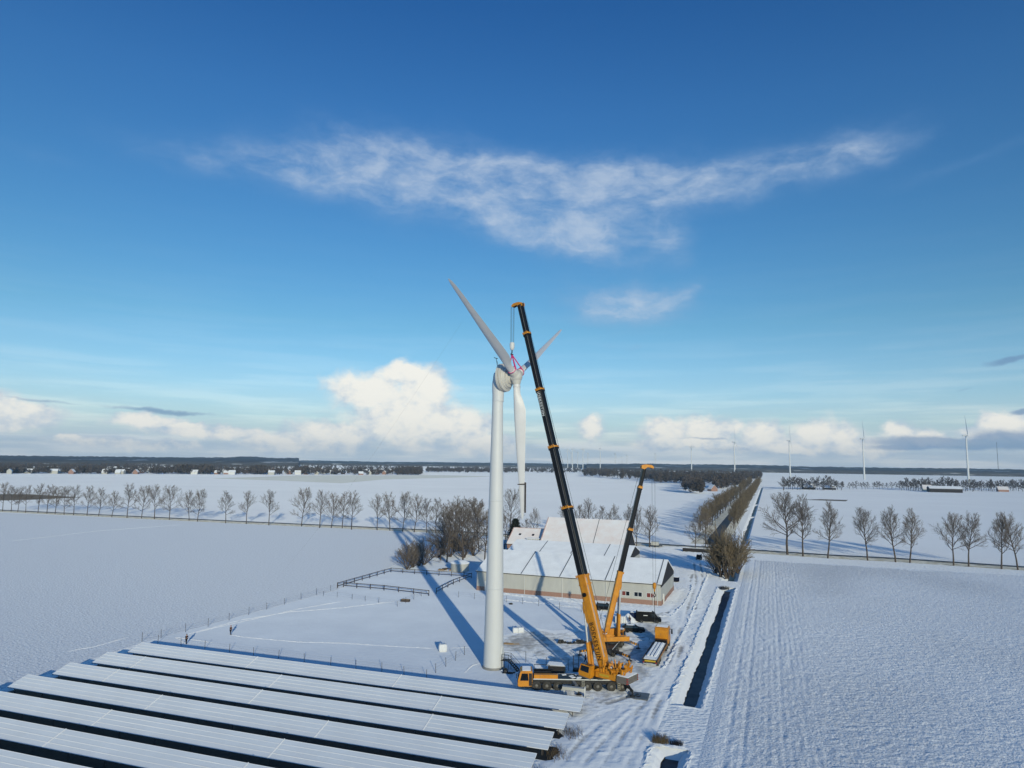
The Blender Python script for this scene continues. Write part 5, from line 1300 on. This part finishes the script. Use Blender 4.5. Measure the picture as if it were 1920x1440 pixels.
def scatter(x0, x1, y0, y1, n, seed, fn=None):
    """points between photo columns and rows on the ground"""
    r2 = random.Random(seed); out = []
    while len(out) < n:
        px = r2.uniform(x0, x1); ya, yb = (fn(px) if fn else (y0, y1)); py = ya+(yb-ya)*r2.random()
        out.append(G(px, py))
    return out
# wood left of the avenue
wp = scatter(1092, 1240, 0, 0, 330, 1, lambda x: (885, 893.5+(x-1092)*.075)) + scatter(1225, 1340, 0, 0, 420, 2, lambda x: (889, 907)) + scatter(1283, 1318, 0, 0, 60, 3, lambda x: (906, 926)) + scatter(1340, 1395, 0, 0, 240, 4, lambda x: (893, 921-(x-1340)*.2)) + scatter(1395, 1428, 0, 0, 90, 8, lambda x: (893, 900))
wood('far_wood', 'dark leafless wood between the far fields left of the avenue', wp, M_wood_far, 3, 12, 23, 4.6, 90)
# village and its trees, left
vt = []
r5 = random.Random(44)
for _ in range(2300):
    px = r5.uniform(-80, 792); y = 887.6+px*.0035-((r5.random()**1.3)*24)
    if y > P((0, 1e7, H))[1]-14+7.5+px*.012: vt.append(G(px, y))
wood('village_trees', 'dark trees among the white roofs of the far village', vt, M_wood_far, 5, 9, 19, 6.0, 34)
vt = []
for px in np.arange(-60, 792, 2.2):
    if r5.random() < .42: vt.append(G(px+r5.uniform(-1, 1), 888.2+px*.0035-r5.random()*1.0))
wood('village_hedge', 'dark tree line along the near edge of the far village', vt, M_wood_far, 6, 8, 17, 5.0, 70)
vt = scatter(560, 575, 0, 0, 14, 15, lambda x: (889, 890.2))+scatter(470, 500, 0, 0, 30, 16, lambda x: (888, 889.8))+scatter(745, 791, 0, 0, 60, 19, lambda x: (887.5, 890.6))+scatter(330, 395, 0, 0, 60, 21, lambda x: (887, 889.3))
wood('dark_copse', 'darker copses standing at the near edge of the far village', vt, M_wood_far, 8, 15, 23, 6.5, 80)
vt = scatter(800, 1090, 0, 0, 420, 17, lambda x: (878+(x-800)*.004, 886+(x-800)*.006))+scatter(800, 960, 0, 0, 100, 18, lambda x: (884.2, 885.0))
wood('far_hedgerows', 'thin distant hedgerows beyond the fields at the centre', vt, M_wood_far, 9, 9, 15, 7.0, 30)
vp_ = None
hr = random.Random(71); meshes = []
wallm = [M_sheet, M_brick, M_white]
for i in range(5):
    T, me = far_house('village_house', 'small snow-roofed house in the far village on the left', 'house', G(100+90*i, 887.0), hr.uniform(0, 3), hr.uniform(9, 16), hr.uniform(8, 10), hr.uniform(3.5, 6), hr.uniform(8, 10), wallm[i % 3], M_roofsnow, 'houses of the far village'); meshes.append(me)
for i in range(120):
    px = hr.choice([hr.uniform(0, 135), hr.uniform(190, 290), hr.uniform(380, 560), hr.uniform(500, 760), hr.uniform(500, 760), hr.uniform(0, 790)]); y = 888.5+px*.0035-hr.random()**1.1*9
    far_house('village_house', 'small snow-roofed house in the far village on the left', 'house', G(px, y), hr.choice([.2, .3, 1.8, 1.7])+hr.uniform(-.2, .2), 0, 0, 0, 0, None, None, 'houses of the far village', hr.choice(meshes))
# wooded ridges on the horizon
def hills(name, x0, x1, ybase, depth, hfun, seed, m=M_hill, d0=None):
    r2 = random.Random(seed); V = []; F = []; n = 140
    for i in range(n+1):
        px = x0+(x1-x0)*i/n; b = G(px, ybase(px)); dirv = Vector((b.x, b.y, 0)).normalized(); hh = hfun(px, i/n)
        for k, (dd, f) in enumerate(((0, 0), (.0, .35), (.12, .62), (.3, .85), (.55, 1.0), (.8, .9), (1.0, 0))):
            p = b+dirv*depth*dd; V.append((p.x, p.y, hh*f*(1+r2.uniform(-.05, .05)) if f else -1))
    for i in range(n):
        for k in range(6): F.append((i*7+k, (i+1)*7+k, (i+1)*7+k+1, i*7+k+1))
    return tag(link(name, np_mesh(name, V, F, m, False)), kind='structure')
def hz(px): return P(D(px, 868, 1e6))[1]*0+867.4+(px-960)*.014
def ht(px, py, ypx): b = G(px, ypx); return D(px, py, b.y).z
nzs = [random.Random(5).uniform(0, 6) for _ in range(9)]
def wavy(px, k=1.0): return sum(sin(px/s_+nzs[i])*a_ for i, (s_, a_) in enumerate(((70, .9), (31, .6), (13, .35), (5, .3))))*k
hills('wooded_hills', 1100, 2020, lambda x: 880.5+(x-1100)*.0165, 2500, lambda x, t: ht(x, 868.5+(x-1100)*.0142+wavy(x, .45)-(1.5 if 1180 < x < 1480 else 0), 880.5+(x-1100)*.0165), 1)
hills('wooded_hills', -80, 560, lambda x: 873+x*.005, 2500, lambda x, t: ht(x, 854.5+x*.006+wavy(x, .5), 873+x*.005), 2)
hills('wooded_hills', 392, 532, lambda x: 871.5, 900, lambda x, t: ht(x, 871.5-(16.0)*sin(pi*min(1, max(0, t)))**.45+wavy(x, .25), 871.5), 3)
hills('wooded_hills', 520, 1120, lambda x: 871+(x-520)*.012, 2500, lambda x, t: ht(x, 863.5+(x-520)*.0115+wavy(x, .5), 871+(x-520)*.012), 4)

# distant wind turbines
def far_turbine(px, hy, label, psi, rr_=54, hub=120.0, group='distant wind turbines'):
    hzv = 867.4+(px-960)*.014; d = (hub-H)*FPX/max(6, (hzv-hy)); dirv = ray(px, hy); p = Vector((dirv.x, dirv.y, 0))/dirv.y*d
    T = thing('wind_turbine', label, 'wind turbine', (p.x, p.y, 0), 0, group)
    MB().lathe((0, 0, 0), (0, 0, 1), [(0, 2.7), (hub*.5, 2.1), (hub-1.5, 1.4)], 16).build('tower', M_white, T, True)
    a = Vector((.88, -.47, .06)).normalized(); u = Vector((.47, .88, 0)).normalized(); v = u.cross(a); v = v if v.z > 0 else -v
    o = Vector((0, 0, hub)); MB().lathe(o, a, [(-8, .8), (-7, 1.9), (2.5, 2.1), (4, 1.7), (5.5, .3)], 14).build('nacelle', M_white, T, True)
    c = o+a*4
    for k in range(3):
        q = psi+k*2*pi/3; dr = v*cos(q)+u*sin(q); sd = a.cross(dr)
        MB().rings([[c+dr*r+(a*.35+sd*.94)*(w_*x_)+a*(y_*.25) for x_, y_ in ((-1, 0), (0, 1), (1, 0), (0, -1))] for r, w_ in ((1.5, 1.0), (8, 2.0), (22, 1.5), (40, .9), (rr_, .2))]).build('blade', M_white, T)
FTB = [(1811, 817, 'distant wind turbine with tall blades, standing rightmost and largest on the horizon', .15), (1617.5, 823, 'distant wind turbine second from the right on the horizon', .05), (1479.5, 826.5, 'distant wind turbine third from the right, above the first grove', .22),
       (1376.5, 829, 'distant wind turbine above the head of the avenue', .1), (1296, 838, 'distant wind turbine above the dark wood, left of the avenue', -.5), (1228.5, 851, 'distant wind turbine just right of the smaller crane boom tip', .9)]
for x, y, l, q in FTB: far_turbine(x, y, l, q)
for x, y, q in [(1064.5, 843, .1), (1073.5, 842, 2.1), (1083, 848, .6), (1093, 842, .3), (1125.5, 841, .2), (1153.5, 851, .7), (1166, 857, 1.0), (1175.5, 854, .3), (1370.5, 867, .1), (1071, 850, .9), (1102, 850, .4)]:
    far_turbine(x, y, 'tiny white wind turbine in the far cluster between the two crane booms' if x < 1300 else 'tiny pale wind turbine beside the one above the avenue head', q, 45, 120, 'cluster of far turbines' if x < 1300 else 'distant wind turbines')
ms = D(1868.5, 829, 5200); mt = thing('radio_mast', 'thin dark radio mast on the horizon near the right photo edge', 'mast', (ms.x, ms.y, 0))
MB().tube((0, 0, 0), (0, 0, ms.z), 2.0, 1.4, 6).build('mast', M_post, mt)

# ------------------------------------------------------------------ people
def person(label, loc, rz, arms, stride=.12, lean=0.0, hat=M_black, jacket=M_navy, legs_m=M_navy):
    T = thing('person', label, 'person', loc, rz)
    def skin(name, V, E, Rr, m, parent, sub=1):
        me = bpy.data.meshes.new(name); me.from_pydata(V, E, []); o = bpy.data.objects.new(name, me); COL.objects.link(o)
        md = o.modifiers.new('s', 'SKIN'); md.use_smooth_shade = True
        for i, r in enumerate(Rr): me.skin_vertices[0].data[i].radius = (r, r); me.skin_vertices[0].data[i].use_root = (i == 0)
        if sub: sm = o.modifiers.new('d', 'SUBSURF'); sm.levels = sub; sm.render_levels = sub
        bm_ = bpy.data.meshes.new_from_object(o.evaluated_get(bpy.context.evaluated_depsgraph_get())); bpy.data.objects.remove(o)
        bm_.materials.clear(); bm_.materials.append(m); bm_.name = name
        return link(name, bm_, parent)
    # facing -y ; joints
    J = [(0, 0, .95), (0, 0, 1.18), (0, -.01-lean, 1.42), (0, -.02-lean, 1.53), (0, -.035-lean, 1.63), (0, -.03-lean, 1.74)]
    Rr = [.15, .14, .155, .062, .085, .075]; E = [(0, 1), (1, 2), (2, 3), (3, 4), (4, 5)]
    V = list(J); armsI = []; legI = []
    for s, (el, ha) in zip((-1, 1), arms):
        k = len(V); V += [(s*.20, -lean, 1.42), (s*el[0], el[1]-lean, el[2]), (s*ha[0], ha[1]-lean, ha[2])]; Rr += [.065, .048, .034]; E += [(2, k), (k, k+1), (k+1, k+2)]; armsI.append(k)
        hx, hy, hz_ = s*ha[0], ha[1]-lean, ha[2]; dv = (Vector((hx, hy, hz_))-Vector((s*el[0], el[1]-lean, el[2]))).normalized(); sd = dv.orthogonal().normalized()
        pk = len(V); pp = Vector((hx, hy, hz_))+dv*.08; V.append(tuple(pp)); Rr.append(.036); E.append((k+2, pk))
        for f in range(4):
            b = pp+sd*(.026*(f-1.5)); q = len(V); V += [tuple(b+dv*.035), tuple(b+dv*(.07+.012*(f in (1, 2)))+sd.cross(dv)*.025)]; Rr += [.010, .008]; E += [(pk, q), (q, q+1)]
        q = len(V); V += [tuple(Vector((hx, hy, hz_))+dv*.05+sd*.045), tuple(Vector((hx, hy, hz_))+dv*.09+sd*.065)]; Rr += [.011, .009]; E += [(k+2, q), (q, q+1)]
    for s in (-1, 1):
        k = len(V); V += [(s*.10, 0, .88), (s*.11, -.02+s*stride*.5, .50), (s*.11, s*stride, .09), (s*.12, s*stride-.16, .05)]; Rr += [.095, .065, .05, .04]; E += [(0, k), (k, k+1), (k+1, k+2), (k+2, k+3)]; legI.append(k)
    body = skin('body', V, E, Rr, M_skin, T)
    kv = [V[0], V[1], V[2]]; kr = [.185, .175, .185]; ke = [(0, 1), (1, 2)]
    for k in armsI: q = len(kv); kv += [V[k], V[k+1], V[k+2]]; kr += [.085, .068, .052]; ke += [(2, q), (q, q+1), (q+1, q+2)]
    skin('jacket', kv, ke, kr, jacket, T)
    lv = [(0, 0, .93)]; lr = [.165]; le = []
    for k in legI: q = len(lv); lv += [V[k], V[k+1], V[k+2]]; lr += [.115, .085, .068]; le += [(0, q), (q, q+1), (q+1, q+2)]
    skin('trousers', lv, le, lr, legs_m, T)
    for k in legI: p = Vector(V[k+2]); MB().rings([[(p.x+.055*cos(q), p.y-.06+.15*sin(q), z) for q in np.linspace(0, 5.9, 14)] for z in (0, .05, .12)]).build('boot', M_black, T)
    hp_ = Vector(J[5]); MB().lathe(hp_+Vector((0, 0, -.04)), (0, 0, 1), [(0, .115), (.05, .115), (.11, .08), (.14, .01)], 16).build('hat', hat, T, True)
    fc = Vector(J[4]); f = MB(); f.box(fc+Vector((0, -.095, .0)), (.03, .04, .05))
    for s in (-1, 1): f.box(fc+Vector((s*.09, .0, .01)), (.03, .04, .06))
    f.build('face', M_skin, body)
    e = MB()
    for s in (-1, 1): e.box(fc+Vector((s*.034, -.088, .035)), (.022, .012, .012))
    e.box(fc+Vector((0, -.086, -.045)), (.045, .012, .01)); e.build('eyes', M_black, body)
    return T
hold = (((.27, -.05, 1.18), (.16, -.30, 1.22)), ((.27, -.05, 1.18), (.10, -.30, 1.24)))
hang = (((.27, .02, 1.15), (.28, -.06, .90)), ((.27, .02, 1.15), (.28, -.08, .90)))
person('person in dark clothes holding a line on open snow, right of the trail start', G(432, 1190), radians(70), hold, jacket=mat('dark_jacket', (.05, .02, .018), rough=.9), hat=mat('orange_hat', (.45, .13, .03)))
person('person in black clothes standing just beyond the farthest solar panel row', G(349, 1207), radians(60), hold, jacket=M_black, legs_m=M_black)
person('person in navy overalls walking beside the boom foot of the large crane', G(1098, 1243), radians(-100), hang, .22, .05, jacket=mat('overall', (.012, .018, .06), rough=.9))
person('person in blue trousers standing by the white tank next to the van', G(1181, 1170), radians(-40), hang, .1, .08, jacket=M_black, legs_m=mat('blue_trousers', (.02, .07, .22), rough=.9))

# ------------------------------------------------------------------ haze over the plain
def haze():
    mb = MB(); mb.bx(-9800, 9800, -4200, 9800, -4, 240)
    m = bpy.data.materials.new('haze'); m.use_nodes = True; nt = m.node_tree; nt.nodes.clear()
    o = nt.nodes.new('ShaderNodeOutputMaterial'); v = nt.nodes.new('ShaderNodeVolumePrincipled')
    v.inputs['Color'].default_value = (.50, .74, 1.0, 1); v.inputs['Density'].default_value = HAZE; v.inputs['Anisotropy'].default_value = -.1
    nt.links.new(v.outputs[0], o.inputs['Volume'])
    tag(mb.build('haze', m), kind='stuff')
HAZE = 6.8e-5
haze()
